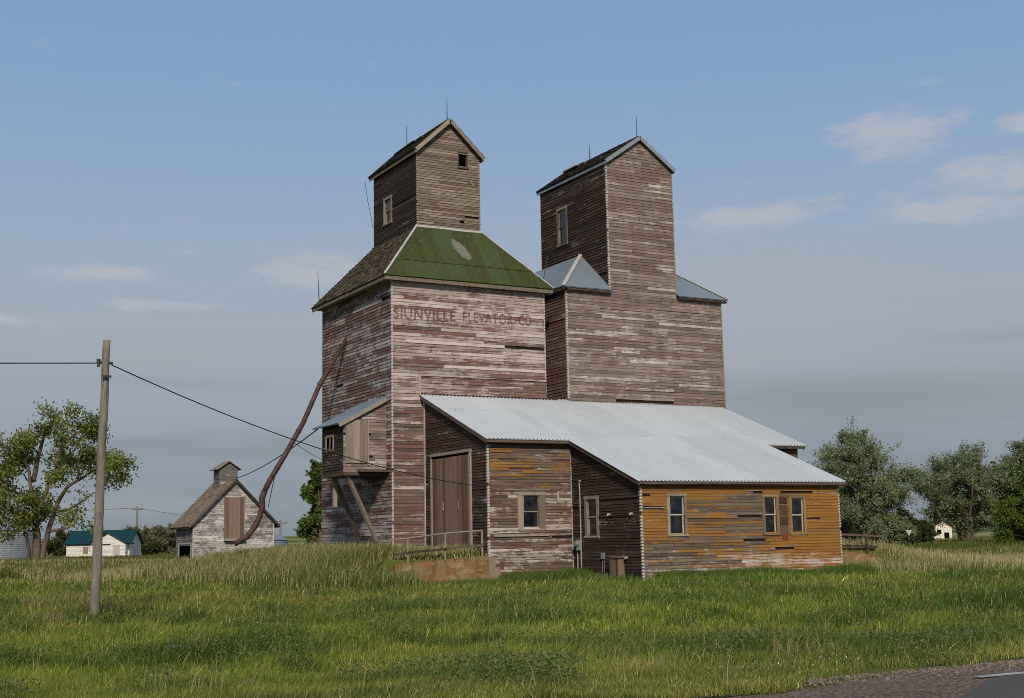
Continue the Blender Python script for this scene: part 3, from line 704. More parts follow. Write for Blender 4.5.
m_otrim = plank_mat('ochre stained trim', rgb(112, 92, 64), rgb(150, 122, 82), .8, (7, 7, 7)); m_sashp = flat_mat('pale sash paint', rgb(186, 176, 156), .6, .3, 0, .15, 8)
for i, (a, b, c, d) in enumerate(wins):
    window(sh, (0, 0, 0), SX, NX_, a, b, c, d, .10, .09, .10, m_grey_trim if i == 0 else m_otrim, sashmat=m_sashp, label=('lone window at the dark corner end of the ochre wall', 'left window of the pair in the ochre wall', 'right window of the pair in the ochre wall')[i])
k = MB()       # patched boards between the paired windows
for z0, z1, mi_ in ((2.42, 2.64, 0), (2.05, 2.38, 0), (1.72, 2.0, 0), (1.42, 1.70, 0)): k.box(5.60, 5.93, -.045, -.024, z0, z1)
k.build_each('patch_board', m_dark_trim, sh)
MB().box(5.66, 5.90, -.052, -.024, 1.22, 1.42).build('patch_board', flat_mat('faded red paint', rgb(122, 58, 38), .8), sh)
MB().tube([(.06, -.04, 2.31), (.75, -.05, 2.31), (.82, -.10, 2.30)], .022, 6).build('bracket_arm', m_conduit, sh)
# office side wall
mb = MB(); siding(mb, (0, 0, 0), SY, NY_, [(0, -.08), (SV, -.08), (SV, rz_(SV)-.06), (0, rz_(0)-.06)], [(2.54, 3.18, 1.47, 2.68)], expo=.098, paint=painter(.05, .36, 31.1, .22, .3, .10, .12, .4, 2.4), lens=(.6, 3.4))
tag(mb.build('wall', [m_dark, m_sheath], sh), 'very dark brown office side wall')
window(sh, (0, 0, 0), SY, NY_, 2.42, 3.28, 1.35, 2.79, .13, .11, .12, m_grey_trim, label='single window in the dark side wall')
# shed front wall
def sf_g(s, z): return .28 + .10*sst(2.0, 1.2, z)*1 - .18*sst(3.2, 3.8, z) + .18*math.exp(-((z-1.55)/.2)**2)*(s < -2)
mb = MB(); siding(mb, (0, SV, 0), SX, NX_, [(S0, -.05), (0, -.05), (0, rz_(SV)-.08), (S0, rz_(SV)-.08)], [(-1.96, -1.36, 1.78, 2.85)], expo=.098, paint=painter(sf_g, lambda s, z: .42, 41.7, .32, .35, .18, .18, .35, 2.6), lens=(.6, 3.0), pm=.01)
tag(mb.build('wall', [m_shed, m_sheath], sh), 'brown shed front wall with white and ochre flakes')
mb = MB()      # remains of ochre paint under the eave
siding(mb, (0, SV-.014, 0), SX, NX_, [(-3.18, 3.02), (-.08, 3.02), (-.08, 4.42), (-3.18, 4.42)], expo=.098, paint=lambda s, z: (.16+random.gauss(0, .08), clamp(.30+.55*nz(s*.8+4, z*1.5)+.22*sst(-1.4, -2.6, s)*sst(3.3, 3.9, z)+random.gauss(0, .12))), lens=(.5, 1.8), pm=.12, back=0)
tag(mb.build('ochre_boards', [m_orange, m_sheath], sh))
window(sh, (0, SV, 0), SX, NX_, -2.16, -1.10, 1.64, 2.98, .22, .12, .10, m_hatch, sashmat=m_grey_trim, label='window with wide pale casing in the shed front')
k = MB(); k.box(-3.1, -1.0, SV-.07, SV-.025, 1.50, 1.58, (.9, .9, .2)); k.box(-2.7, -.9, SV-.06, SV-.028, 3.02, 3.06); k.build_each('ledger_strip', m_hatch, sh)
k = MB(); k.box(-.62, -.57, SV-.07, SV-.025, 2.62, 3.0); k.build('cleat', m_white_trim, sh)
# shed side wall with drive door
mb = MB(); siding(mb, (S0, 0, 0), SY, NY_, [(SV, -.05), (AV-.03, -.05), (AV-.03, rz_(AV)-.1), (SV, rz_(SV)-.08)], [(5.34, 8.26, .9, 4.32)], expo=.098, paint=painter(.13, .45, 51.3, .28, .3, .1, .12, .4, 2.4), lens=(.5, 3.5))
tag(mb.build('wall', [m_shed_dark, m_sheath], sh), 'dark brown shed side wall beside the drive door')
k = MB(); y = 5.36
while y < 8.2:
    wd = random.uniform(.15, .26); y2 = min(y+wd, 8.24); k.box(S0-.05-random.uniform(0, .012), S0+.01, y+.008, y2-.008, .93+random.uniform(0, .05), 4.30); y = y2
door = tag(k.build('drive_door', m_door, sh), 'tall plank drive door')
k = MB(); k.box(S0-.08, S0-.01, 5.22, 5.34, .9, 4.38); k.box(S0-.08, S0-.01, 8.26, 8.36, .9, 4.38); k.box(S0-.11, S0-.012, 5.20, 8.38, 4.38, 4.48); k.build('door_frame', m_grey_trim, door)
k = MB()
for yy in (6.15, 7.35): k.box(S0-.085, S0-.063, yy-.03, yy+.03, 2.45, 2.75)
k.build_each('handle', m_grey_trim, door)
# right end walls
mb = MB(); siding(mb, (S1, 0, 0), SY, (1, 0, 0), [(SV, -.05), (AV, -.05), (AV, rz_(AV)-.1), (SV, rz_(SV)-.08)], expo=.098, paint=painter(.1, .4, 61.3))
siding(mb, (0, SV, 0), SX, NX_, [(W1+.02, -.05), (S1, -.05), (S1, rz_(SV)-.08), (W1+.02, rz_(SV)-.08)], expo=.098, paint=painter(.2, .4, 63.3))
siding(mb, (W1, 0, 0), SY, (1, 0, 0), [(0, -.08), (SV, -.08), (SV, rz_(SV)-.06), (0, rz_(0)-.06)], expo=.098, paint=painter(.2, .8, 61.3))
siding(mb, (0, AV+.15, 0), SX, (0, 1, 0), [(A1, .9), (B0, .9), (B0, 6.6), (A1, 6.6)], expo=.2, paint=painter(.2, .5, 61.3))
mb.build('wall', [m_shed, m_sheath], sh)
corner_trim(sh, 0, 0, -.05, 3.02, -1, -1, expo=.098, w=.048); corner_trim(sh, W1, 0, -.05, 3.02, 1, -1, expo=.098, w=.048)
corner_trim(sh, S0, SV, .05, rz_(SV)-.12, -1, -1, expo=.098, w=.048)
corner_trim(sh, 0, SV, 0.05, rz_(SV)-.2, 1, -1, expo=.098, w=.05)
MB().box(S0-.05, S0-.02, AV-.16, AV-.07, 1.0, rz_(AV)-.15).build('corner_trim', m_white_trim, sh)
# ribbed roof, one L-shaped sheet with ribs running down the slope
r = MB(); x = S0-.18; xe = S1+.16; pitch = .152; i = 0
def RP(x, v, h): return (x, v-SL*h*.9, rz_(v)+h)
rv = .5
while x < xe-.01:
    x2 = min(x+pitch, xe); xm_ = (x+x2)/2
    v0 = -.27 if -.22 < xm_ < W1+.16 else SV-.30
    vt = AV-.06 if xm_ < A1+.5 else (AV+.1 if xm_ < B0-.02 else BV-.04)
    if i % 6 == 0: rv = random.random()
    lapv = 4.5 if v0 < 0 else 7.2
    for (va, vb, hh, rr) in ((v0, lapv+.1, .0, rv), (lapv, vt, .006, (rv*7.3) % 1)):
        prof = [(x, 0), (x+.092, 0), (x+.103, .034), (x+.136, .034), (x+.148, 0), (x2, 0)]
        for a, b in zip(prof[:-1], prof[1:]):
            r.face([RP(a[0], va, a[1]+hh), RP(b[0], va, b[1]+hh), RP(b[0], vb, b[1]+hh), RP(a[0], vb, a[1]+hh)], None, (rr, .5, .5))
            r.face([RP(b[0], va, -.012), RP(a[0], va, -.012), RP(a[0], vb, -.012), RP(b[0], vb, -.012)], None, (rr, .5, .5))
    x = x2; i += 1
roof = tag(r.build('roof', m_roof, sh), 'white ribbed metal roof')
k = MB()
dn = Vector((0, 0, -.085))
def rake(x, va, vb): k.bar(Vector((x, va, rz_(va)))+dn, Vector((x, vb, rz_(vb)))+dn, .035, .13)
rake(S0-.16, SV-.27, AV-.1); rake(-.19, -.24, SV-.3); rake(W1+.13, -.24, SV-.3); rake(S1+.13, SV-.27, AV-.1)
k.box(-.17, W1+.11, -.245, -.215, rz_(-.25)-.10, rz_(-.25)-.02); k.box(S0-.14, -.21, SV-.275, SV-.245, rz_(SV-.27)-.12, rz_(SV-.27)-.02); k.box(W1+.15, S1+.11, SV-.275, SV-.245, rz_(SV-.27)-.12, rz_(SV-.27)-.02)
k.build_each('eave_board', m_dark_trim, roof)
# soffit / closing boards
k = MB(); k.box(0, W1, -.21, -.03, 3.02, 3.06); k.box(S0, -.02, SV-.24, SV-.03, rz_(SV)-.22, rz_(SV)-.18); k.build_each('soffit', m_dark_trim, roof)
# meter, conduit, boxes, hatch on the dark side wall
k = MB().tube([(-.05, 3.42, 3.30), (-.10, 3.46, 3.34), (-.07, 3.50, 3.26), (-.06, 3.50, 2.4), (-.06, 3.52, .42)], .026, 7)
k.tube([(-.06, 3.74, 1.05), (-.06, 3.76, -.05)], .026, 7); cd = k.build('conduit', m_conduit, sh)
k = MB().box(-.14, -.03, 3.52, 3.72, 1.0, 1.36); k.tube([(-.13, 3.63, 1.22), (-.24, 3.63, 1.22)], .085, 12); k.build('electric_meter', m_galv, sh)
k = MB().box(-.09, -.03, 2.09, 2.27, .72, .92); k.tube([(-.05, 2.24, .72), (-.05, 2.24, .05)], .009, 5); k.tube([(-.05, 2.13, .72), (-.05, 2.13, .05)], .009, 5); k.build('junction_box', m_galv, sh)
k = MB()
for a in (.98, 1.10, 1.22, 1.34): k.box(-.30, -.27, a, a+.112, -.02, .76)
k.box(-.27, -.03, .98, 1.02, -.02, .74); k.box(-.27, -.03, 1.41, 1.45, -.02, .74); k.bar((-.17, .92, .78), (-.17, 1.50, .80), .34, .04, (0, 0, 1)); k.build('wooden_utility_hatch', m_door, sh)
MB().tube([(-.05, 2.4, 2.08), (-.05, 1.3, 2.11), (-.05, .5, 2.14)], .013, 6).build('wall_cable', m_dark_trim, sh)
for yy, zz in ((.45, 2.13), (1.75, 2.14), (.80, .76)):
    MB().tube([(-.03, yy, zz), (-.10, yy, zz+.01), (-.13, yy, zz-.04)], [.05, .045, .03], 8).build('outlet_fitting', m_conduit, sh)
MB().box(-.25, .35, -.75, -.06, -.06, .05).build('door_slab', m_conc_pale, sh)

# ================================================================== RAMP WALLS AND RAILS
rw = thing('ramp_wall', (-4.8, 3.9, 0), 'rust stained concrete retaining wall of the drive ramp, stepped beside the brown shed', 'retaining wall', 'ramp retaining walls')
k = MB(); n = 24
for i in range(n):
    a = -6.75+(3.30*i/n); b = -6.75+3.30*(i+1)/n; za = .70+.20*(a+6.75)/3.3; zb = .70+.20*(b+6.75)/3.3
    k.box8([(a, 3.78, -.3), (b, 3.78, -.3), (b, 4.02, -.3), (a, 4.02, -.3), (a, 3.80, za), (b, 3.80, zb), (b, 4.02, zb), (a, 4.02, za)])
k.build('wall', m_conc, rw)
k = MB(); k.box(-3.45, -3.20, 3.76, 4.03, -.3, .86); k.box(-3.198, -3.02, 3.76, 4.06, -.3, .52); k.build('end_pier', m_conc_pale, rw)
m_railp = flat_mat('dull weathered pipe', rgb(150, 138, 122), .6, .4, .2, .15)
def railing(name, label, us_, zt, zm, zb, v, mat):
    t = thing(name, (us_[0], v, zb[0]), label, 'railing', 'ramp railings')
    for u_, a, b in zip(us_, zb, zt):
        MB().tube([(u_, v, a-.08), (u_, v, b)], .032, 8).build('post', mat, t)
    MB().tube([(us_[0]-.6, v, zt[0]-.04)]+[(u_, v, a) for u_, a in zip(us_, zt)], .026, 8).build('rail', mat, t)
    k = MB()
    for (u0, a), (u1, b) in zip(list(zip(us_, zm))[:-1], list(zip(us_, zm))[1:]): k.bar((u0-.02, v-.05, a), (u1+.02, v-.05, b), .03, .07)
    k.bar((us_[0]-.45, v-.05, zm[0]-.05), (us_[0]-.025, v-.05, zm[0]), .03, .07)
    k.build('rail', m_dark_trim, t); return t
railing('ramp_railing', 'pipe handrail above the stained ramp wall by the plank drive door', (-6.25, -4.94, -3.60), (1.50, 1.64, 1.71), (1.05, 1.14, 1.24), (.72, .80, .88), 3.92, m_railp)
rw = thing('ramp_wall', (12, 3.9, 0), 'orange stained concrete retaining wall behind the ochre office corner', 'retaining wall', 'ramp retaining walls')
MB().box8([(10.25, 3.78, -.3), (13.55, 3.78, -.3), (13.55, 4.02, -.3), (10.25, 4.02, -.3), (10.25, 3.8, .90), (13.55, 3.8, .56), (13.55, 4.02, .56), (10.25, 4.02, .90)]).build('wall', m_conc, rw)
t = thing('ramp_railing', (12, 3.9, .6), 'dark wooden railing above grass, past the ochre office corner', 'railing', 'ramp railings')
for u_, a in ((11.0, .85), (13.25, .55)): MB().box(u_-.04, u_+.04, 3.86, 3.94, a, 1.42).build('post', m_dark_trim, t)
MB().bar((10.4, 3.9, 1.44), (14.1, 3.9, 1.26), .09, .08).build('rail', m_dark_trim, t); MB().bar((10.4, 3.84, 1.0), (13.7, 3.84, .86), .04, .08).build('rail', m_dark_trim, t)

# ================================================================== POLE AND WIRES
pb_, pt = Vector((-17.92, -6.46, gzf(-17.92, -6.46)-.2)), Vector((-17.96, -7.11, 5.57))
po = thing('utility_pole', tuple(pb_), 'weathered leaning timber utility pole with a cable, standing alone in the near grass', 'utility pole')
k = MB(); pts = []; rad = []
for i in range(25):
    t_ = i/24; p = pb_.lerp(pt, t_); pts.append((p.x+.012*nz(0, t_*7), p.y, p.z)); rad.append(.105-.03*t_+.004*nz(t_*30, 2))
k.tube(pts, rad, 16); k.build('post', m_post, po, True)
k = MB(); k.tube([(-18.08, -7.06, 5.11), (-17.82, -7.06, 5.11)], .03, 8); k.tube([(-18.10, -7.05, 5.02), (-18.10, -7.05, 5.18)], [.03, .045], 8); k.build('insulator', m_rod, po)
MB().bar((-18.04, -7.16, 4.82), (-17.86, -7.16, 4.82), .02, .05).build('steel_band', m_rod, po)
def cable(name, label, a, b, sag, r=.016, n=24):
    a = Vector(a); b = Vector(b); pts = []
    for i in range(n+1):
        t_ = i/n; p = a.lerp(b, t_); p.z -= 4*sag*t_*(1-t_); pts.append(p)
    return tag(MB().tube(pts, r, 6).build(name, m_wire), label, 'cable')
cable('power_cable', 'black cable running from the leaning pole away from the elevators', (-18.10, -7.05, 5.10), (-42.0, -8.4, 4.15), .12, .012)
cable('power_cable', 'sagging black cable from the leaning pole to the brown shed corner', (-17.84, -7.07, 5.07), (-3.32, 4.03, 3.13), .42, .012, 40)
cable('power_cable', 'taut black cable from the white barn roof peak to the bay roof', (5.6, 61.0, 6.35), (-6.30, 11.9, 5.62), .25, .026, 30)
cable('guy_wire', 'thin short wire from the sagging cable to the red side wall', (-10.03, 4.0, 4.47), (-4.54, 15.9, 4.73), .03, .009)

# ================================================================== BARN
def local(cx, cy, ang):
    c, s = math.cos(ang), math.sin(ang)
    return lambda x, y, z: Vector((cx+x*c-y*s, cy+x*s+y*c, z))
def barn():
    u0, v0, gz0 = 3.67, 65.3, gzf(5, 65)
    w, d, ze, zr = 6.35, 4.9, 3.05, 6.30
    t = thing('barn', (u0, v0, gz0), 'small barn with flaking white boards, brown roof and a roof vent', 'barn')
    def Z(z): return z+gz0
    mb = MB(); xm = u0+w/2
    siding(mb, (0, v0, 0), SX, NX_, [(u0, Z(0)), (u0+w, Z(0)), (u0+w, Z(ze)), (xm, Z(zr)), (u0, Z(ze))], expo=.14, paint=painter(lambda s, z: .60, .3, 71, .5, .2, .08, .1, .5, .9), lens=(1, 3), rag=.004)
    tag(mb.build('wall', [m_barn, m_sheath], t), 'flaking white gable wall')
    mb = MB(); siding(mb, (u0, 0, 0), SY, NY_, [(v0, Z(0)), (v0+d, Z(0)), (v0+d, Z(ze)), (v0, Z(ze))], [(v0+.5, v0+3.9, Z(-.1), Z(1.25))], expo=.14, paint=painter(.25, .3, 72, .2), lens=(1, 3))
    siding(mb, (u0+w, 0, 0), SY, (1, 0, 0), [(v0, Z(0)), (v0+d, Z(0)), (v0+d, Z(ze)), (v0, Z(ze))], expo=.3, paint=painter(.25, .3, 72, .2))
    siding(mb, (0, v0+d, 0), SX, (0, 1, 0), [(u0, Z(0)), (u0+w, Z(0)), (u0+w, Z(ze)), (xm, Z(zr)), (u0, Z(ze))], expo=.3, paint=painter(.3, .3, 71))
    mb.build('wall', [m_barn, m_sheath], t)
    gable_roof(t, u0, u0+w, v0, v0+d, Z(ze), Z(zr), .42, .35, .06, m_barn_roof, 'roof', m_dark_trim, True, .22)
    k = MB()
    for i in range(5): k.box(xm-.72+i*.30, xm-.43+i*.30, v0-.07, v0-.025, Z(1.75), Z(4.9))
    dr_ = tag(k.build('loft_door', m_door, t), 'tall plank loft door')
    k = MB(); k.box(xm-.80, xm+.86, v0-.40, v0-.02, Z(1.55), Z(1.74)); k.box(xm-.80, xm-.73, v0-.08, v0-.02, Z(1.74), Z(5.0)); k.box(xm+.79, xm+.86, v0-.08, v0-.02, Z(1.74), Z(5.0)); k.build('door_frame', m_grey_trim, dr_)
    k = MB(); k.box(u0-.06, u0-.02, v0+.35, v0+.5, Z(0), Z(1.35)); k.box(u0-.06, u0-.02, v0+3.9, v0+4.05, Z(0), Z(1.35)); k.box(u0-.06, u0-.02, v0+.35, v0+4.05, Z(1.35), Z(1.47)); k.build('opening_frame', m_white_trim, t)
    for x in (u0, u0+w): MB().box(x-.05, x+.05, v0-.06, v0-.025, Z(0), Z(ze)).build('corner_board', m_white_trim, t)
    # roof vent
    cw, y0, y1 = .72, v0+1.6, v0+3.2; mb = MB(); b = Z(zr)-.9; e = Z(zr)+.95
    siding(mb, (0, y0, 0), SX, NX_, [(xm-cw, b), (xm+cw, b), (xm+cw, e), (xm, e+.5), (xm-cw, e)], expo=.14, paint=painter(.2, .3, 75), lens=(.5, 2))
    siding(mb, (xm-cw, 0, 0), SY, NY_, [(y0, b), (y1, b), (y1, e), (y0, e)], expo=.14, paint=painter(.1, .3, 76), lens=(.5, 2))
    siding(mb, (xm+cw, 0, 0), SY, (1, 0, 0), [(y0, b), (y1, b), (y1, e), (y0, e)], expo=.14, paint=painter(.1, .3, 76), lens=(.5, 2))
    siding(mb, (0, y1, 0), SX, (0, 1, 0), [(xm-cw, b), (xm+cw, b), (xm+cw, e), (xm, e+.5), (xm-cw, e)], expo=.14, paint=painter(.2, .3, 75), lens=(.5, 2))
    cv_ = mb.build('roof_vent', [m_barn, m_sheath], t)
    r = MB()
    for sgn in (-1, 1):
        P = [Vector((xm, y0-.25, e+.58)), Vector((xm+sgn*(cw+.3), y0-.25, e-.10)), Vector((xm+sgn*(cw+.3), y1+.25, e-.10)), Vector((xm, y1+.25, e+.58))]
        if sgn < 0: P = P[::-1]
        r.slab(P, Vector((sgn*.6, 0, 1)), .06)
    r.build('vent_roof', m_grey_trim, cv_)
    # low lean-to roof showing past the right slope
    MB().box(u0+w-1.5, u0+w+.2, v0+d+.4, v0+d+2.4, Z(4.3), Z(4.55)).build('rear_roof', m_dark_trim, t)
barn()

# ================================================================== WHITE HOUSE, BINS, FAR POLES
def house():
    x, y = fwd(150, -51.4); x2, y2 = fwd(150, -43.2)
    ang = math.atan2(y2-y, x2-x); g0 = gzf(x, y)
    L = local(x, y, ang); W_, D_, H_ = 7.2, 4.6, 1.75
    t = thing('house', (x, y, g0), 'small low white house with dark green gable roof', 'house')
    mw = siding_mat('white painted clapboard', rgb(150, 146, 138), rgb(190, 186, 176), rgb(190, 186, 178), rgb(226, 220, 206), .4)
    mg = flat_mat('dark green roof steel', rgb(12, 56, 58), .6, .3, 0, .15)
    Ax = (math.cos(ang), math.sin(ang), 0); Ay = (-math.sin(ang), math.cos(ang), 0); An = (math.sin(ang), -math.cos(ang), 0); Al = (-math.cos(ang), -math.sin(ang), 0)
    mb = MB(); pw = painter(.8, .7, 3, .1)
    siding(mb, L(0, 0, g0), Ax, An, [(0, 0), (W_, 0), (W_, H_), (0, H_)], expo=.16, paint=pw)
    siding(mb, L(0, 0, g0), Ay, Al, [(0, 0), (D_, 0), (D_, H_), (D_/2, H_+1.4), (0, H_)], expo=.16, paint=pw)
    siding(mb, L(W_, 0, g0), Ay, Ax, [(0, 0), (D_, 0), (D_, H_), (D_/2, H_+1.4), (0, H_)], expo=.16, paint=pw)
    siding(mb, L(0, D_, g0), Ax, Ay, [(0, 0), (W_, 0), (W_, H_), (0, H_)], expo=.16, paint=pw)
    siding(mb, L(3.0, -.9, g0), Ax, An, [(0, 0), (4.0, 0), (4.0, H_), (2.0, H_+1.15), (0, H_)], expo=.16, paint=pw)
    siding(mb, L(3.0, -.9, g0), Ay, Al, [(0, 0), (.9, 0), (.9, H_), (0, H_)], expo=.16, paint=pw)
    siding(mb, L(7.0, -.9, g0), Ay, Ax, [(0, 0), (.9, 0), (.9, H_), (0, H_)], expo=.16, paint=pw)
    mb.build('wall', [mw, m_sheath], t)
    r = MB(); o = .3; zr = g0+H_+1.45; ze = g0+H_-.12
    for sg, ye in ((-1, -o), (1, D_+o)):
        P = [L(-o, ye, ze), L(W_+o, ye, ze), L(W_+o, D_/2, zr), L(-o, D_/2, zr)]
        if sg > 0: P = P[::-1]
        r.slab(P, (P[1]-P[0]).cross(P[2]-P[0]), .07)
    for sg in (-1, 1):
        P = [L(5.0, -1.25, zr-.22), L(5.0, 1.9, zr-.22), L(5.0+sg*2.3, 1.9, ze+.02), L(5.0+sg*2.3, -1.25, ze+.02)]
        if sg < 0: P = P[::-1]
        nn = (P[1]-P[0]).cross(P[2]-P[0]); 
        if nn.z < 0: P = P[::-1]; nn = -nn
        r.slab(P, nn, .07)
    r.build('roof', mg, t)
    for (a, b, c, d) in ((1.9, 2.5, .55, 1.35),):
        k = MB(); 
        for (p, q, e, f) in ((a, b, c, d),): k.box8([L(p, -.06, g0+e), L(q, -.06, g0+e), L(q, -.03, g0+e), L(p, -.03, g0+e), L(p, -.06, g0+f), L(q, -.06, g0+f), L(q, -.03, g0+f), L(p, -.03, g0+f)])
        k.build('window', m_hatch, t)
    k = MB()
    for (p, q, e, f, yy) in ((3.5, 4.2, .05, 1.5, -.96), (5.6, 6.4, .05, 1.5, -.96)): k.box8([L(p, yy, g0+e), L(q, yy, g0+e), L(q, yy+.03, g0+e), L(p, yy+.03, g0+e), L(p, yy, g0+f), L(q, yy, g0+f), L(q, yy+.03, g0+f), L(p, yy+.03, g0+f)])
    k.build_each('door', m_white_trim, t)
house()

def grain_bin(x, y, r, h, hr, label):
    g0 = gzf(x, y)-.1; t = thing('grain_bin', (x, y, g0), label, 'grain bin', 'round steel grain bins')
    k = MB(); n = 40; z = 0; rows = []
    while z <= h+.001: rows.append((r+.02*(len(rows) % 2), z)); z += .11
    for (ra, za), (rb, zb) in zip(rows[:-1], rows[1:]):
        for i in range(n):
            a, b = 2*PI*i/n, 2*PI*(i+1)/n
            k.face([(x+ra*math.cos(a), y+ra*math.sin(a), g0+za), (x+ra*math.cos(b), y+ra*math.sin(b), g0+za), (x+rb*math.cos(b), y+rb*math.sin(b), g0+zb), (x+rb*math.cos(a), y+rb*math.sin(a), g0+zb)], None, (.5, .5, .5))
    k.build('wall', m_galv, t, True)
    k = MB()
    for i in range(n):
        a, b = 2*PI*i/n, 2*PI*(i+1)/n; R_ = r+.15
        k.face([(x+R_*math.cos(a), y+R_*math.sin(a), g0+h-.05), (x+R_*math.cos(b), y+R_*math.sin(b), g0+h-.05), (x+.3*math.cos(b), y+.3*math.sin(b), g0+h+hr), (x+.3*math.cos(a), y+.3*math.sin(a), g0+h+hr)])
    k.tube([(x, y, g0+h+hr-.05), (x, y, g0+h+hr+.25)], .32, 12)
    k.build('roof', m_galv, t)
x, y = fwd(138, -52.8-2.6); grain_bin(x, y, 4.6, 3.35, 1.6, 'round steel grain bin behind the big cottonwood trunks')
x, y = fwd(132, -26.2); grain_bin(x, y, 3.2, 1.75, 1.25, 'low steel grain bin peeking out behind the white barn')

def far_pole(d, side, h, label, arm=1.8):
    x, y = fwd(d, side); g0 = gzf(x, y); t = thing('utility_pole', (x, y, g0), label, 'utility pole', 'far power poles')
    MB().tube([(x, y, g0-.3), (x, y, g0+h)], [.2, .15], 8).build('post', m_post, t)
    a = Vector((rt.x, rt.y, 0)); c = Vector((x, y, g0+h-.5))
    MB().bar(c-a*arm/2, c+a*arm/2, .14, .14).build('crossarm', m_post, t)
    for s in (-.45, -.2, .45): p = c+a*arm*s; MB().tube([p, p+Vector((0, 0, .28))], .05, 6).build('insulator', m_rod, t)
    return c+Vector((0, 0, .3))
ca = far_pole(215, -62.2, 7.8, 'distant power pole with crossarm rising behind the white house')
cb_ = far_pole(215, -38.6, 5.2, 'pale distant power pole between the barn roof and the elevator', 2.2)
x, y = fwd(215, -120); cable('power_cable', 'thin distant power line beside the far pole behind the white house', (x, y, ca.z), tuple(ca), .5, .03)
cable('power_cable', 'thin distant power line between the two far poles', tuple(ca), tuple(cb_), .6, .025)

# small things at the edges
def cabinet():
    x, y = fwd(58, -8.65); g0 = gzf(x, y); t = thing('utility_cabinet', (x, y, g0), 'small white cabinet in tall grass at the red wall corner', 'cabinet')
    MB().box(x-.32, x+.32, y-.2, y+.2, g0, g0+.72).build('body', m_white_trim, t)
    MB().box(x-.36, x+.36, y-.24, y+.24, g0+.722, g0+.77).build('lid', m_white_trim, t)
cabinet()
def sign():
    x, y = fwd(98, 29.35); g0 = gzf(x, y); t = thing('road_sign', (x, y, g0), 'small white triangular sign on a thin post before the dark bushes', 'sign')
    MB().tube([(x, y, g0), (x, y, g0+1.25)], .03, 6).build('post', m_dark_trim, t)
    c = Vector((x, y, g0+1.12)); a = Vector((rt.x, rt.y, 0)); f = Vector((fw.x, fw.y, 0)); s = .24
    MB().slab([c-f*.05+a*-s+Vector((0, 0, .17)), c-f*.05+Vector((0, 0, -.25)), c-f*.05+a*s+Vector((0, 0, .17))], -f, .02).build('plate', m_white_trim, t)
sign()
def far_shed():
    x, y = fwd(185, 58.9); g0 = gzf(x, y); t = thing('shed', (x, y, g0), 'small cream white shed glimpsed under the silvery olive trees', 'shed')
    L = local(x, y, YAW*1.0); H_ = 1.9
    k = MB(); W_ = 2.6; D_ = 3
    k.box8([L(0, 0, g0), L(W_, 0, g0), L(W_, D_, g0), L(0, D_, g0), L(0, 0, g0+H_), L(W_, 0, g0+H_), L(W_, D_, g0+H_), L(0, D_, g0+H_)])
    k.face([L(0, 0, g0+H_), L(W_, 0, g0+H_), L(W_/2, 0, g0+H_+.9)]); k.face([L(0, D_, g0+H_), L(W_, D_, g0+H_), L(W_/2, D_, g0+H_+.9)]); k.build('wall', flat_mat('cream wall paint', rgb(226, 216, 190), .7), t)
    r = MB()
    for sg in (-1, 1):
        P = [L(W_/2, -.2, g0+H_+.98), L(W_/2+sg*(W_/2+.25), -.2, g0+H_-.1), L(W_/2+sg*(W_/2+.25), D_+.2, g0+H_-.1), L(W_/2, D_+.2, g0+H_+.98)]
        nn = (P[1]-P[0]).cross(P[2]-P[0]); 
        if nn.z < 0: P = P[::-1]; nn = -nn
        r.slab(P, nn, .06)
    r.build('roof', m_dark_trim, t)
    k = MB(); 
    for a, b, c, d in ((.5, 1.1, .9, 1.5), (1.5, 2.2, 0, 1.1)): k.box8([L(a, -.05, g0+c), L(b, -.05, g0+c), L(b, -.02, g0+c), L(a, -.02, g0+c), L(a, -.05, g0+d), L(b, -.05, g0+d), L(b, -.02, g0+d), L(a, -.02, g0+d)])
    k.build_each('opening', m_black, t)  # black plates on the wall, inner shade painted in place of real openings
far_shed()

# ================================================================== TREES
def leaf_mat(name, a, b, c, under=None, trans=.35):
    k = NT(name, .7, .2); col, R, G, B = k.attr('tint')
    x = k.mix(R, a, b); x = k.mix(k.rng(G, .6, 1.0), x, c); k.base(x)
    t = k.n('ShaderNodeBsdfTranslucent'); k.l(x, t.inputs[0]); m = k.n('ShaderNodeMixShader'); m.inputs[0].default_value = trans
    k.l(k.b.outputs[0], m.inputs[1]); k.l(t.outputs[0], m.inputs[2]); k.l(m.outputs[0], k.out.inputs[0]); return k.m
m_cotton = leaf_mat('cottonwood leaves', rgb(74, 88, 34), rgb(124, 132, 58), rgb(152, 146, 82))
m_olive = leaf_mat('silvery olive leaves', rgb(78, 92, 50), rgb(128, 138, 94), rgb(164, 168, 132), trans=.28)
m_green_l = leaf_mat('mid green leaves', rgb(52, 72, 26), rgb(86, 108, 42), rgb(118, 130, 56))
m_bright = leaf_mat('yellow green leaves', rgb(70, 88, 28), rgb(106, 122, 46), rgb(134, 142, 66))
m_darkleaf = leaf_mat('dark brush leaves', rgb(46, 56, 26), rgb(82, 90, 46), rgb(104, 96, 52))
m_sage = leaf_mat('grey green brush leaves', rgb(92, 92, 62), rgb(144, 140, 104), rgb(120, 104, 76))
m_bark = plank_mat('grey brown bark', rgb(70, 58, 48), rgb(122, 106, 90), .9, (4, 4, 1), .6)
m_bark_pale = plank_mat('pale bark', rgb(116, 108, 96), rgb(160, 152, 138), .9, (4, 4, 1), .6)

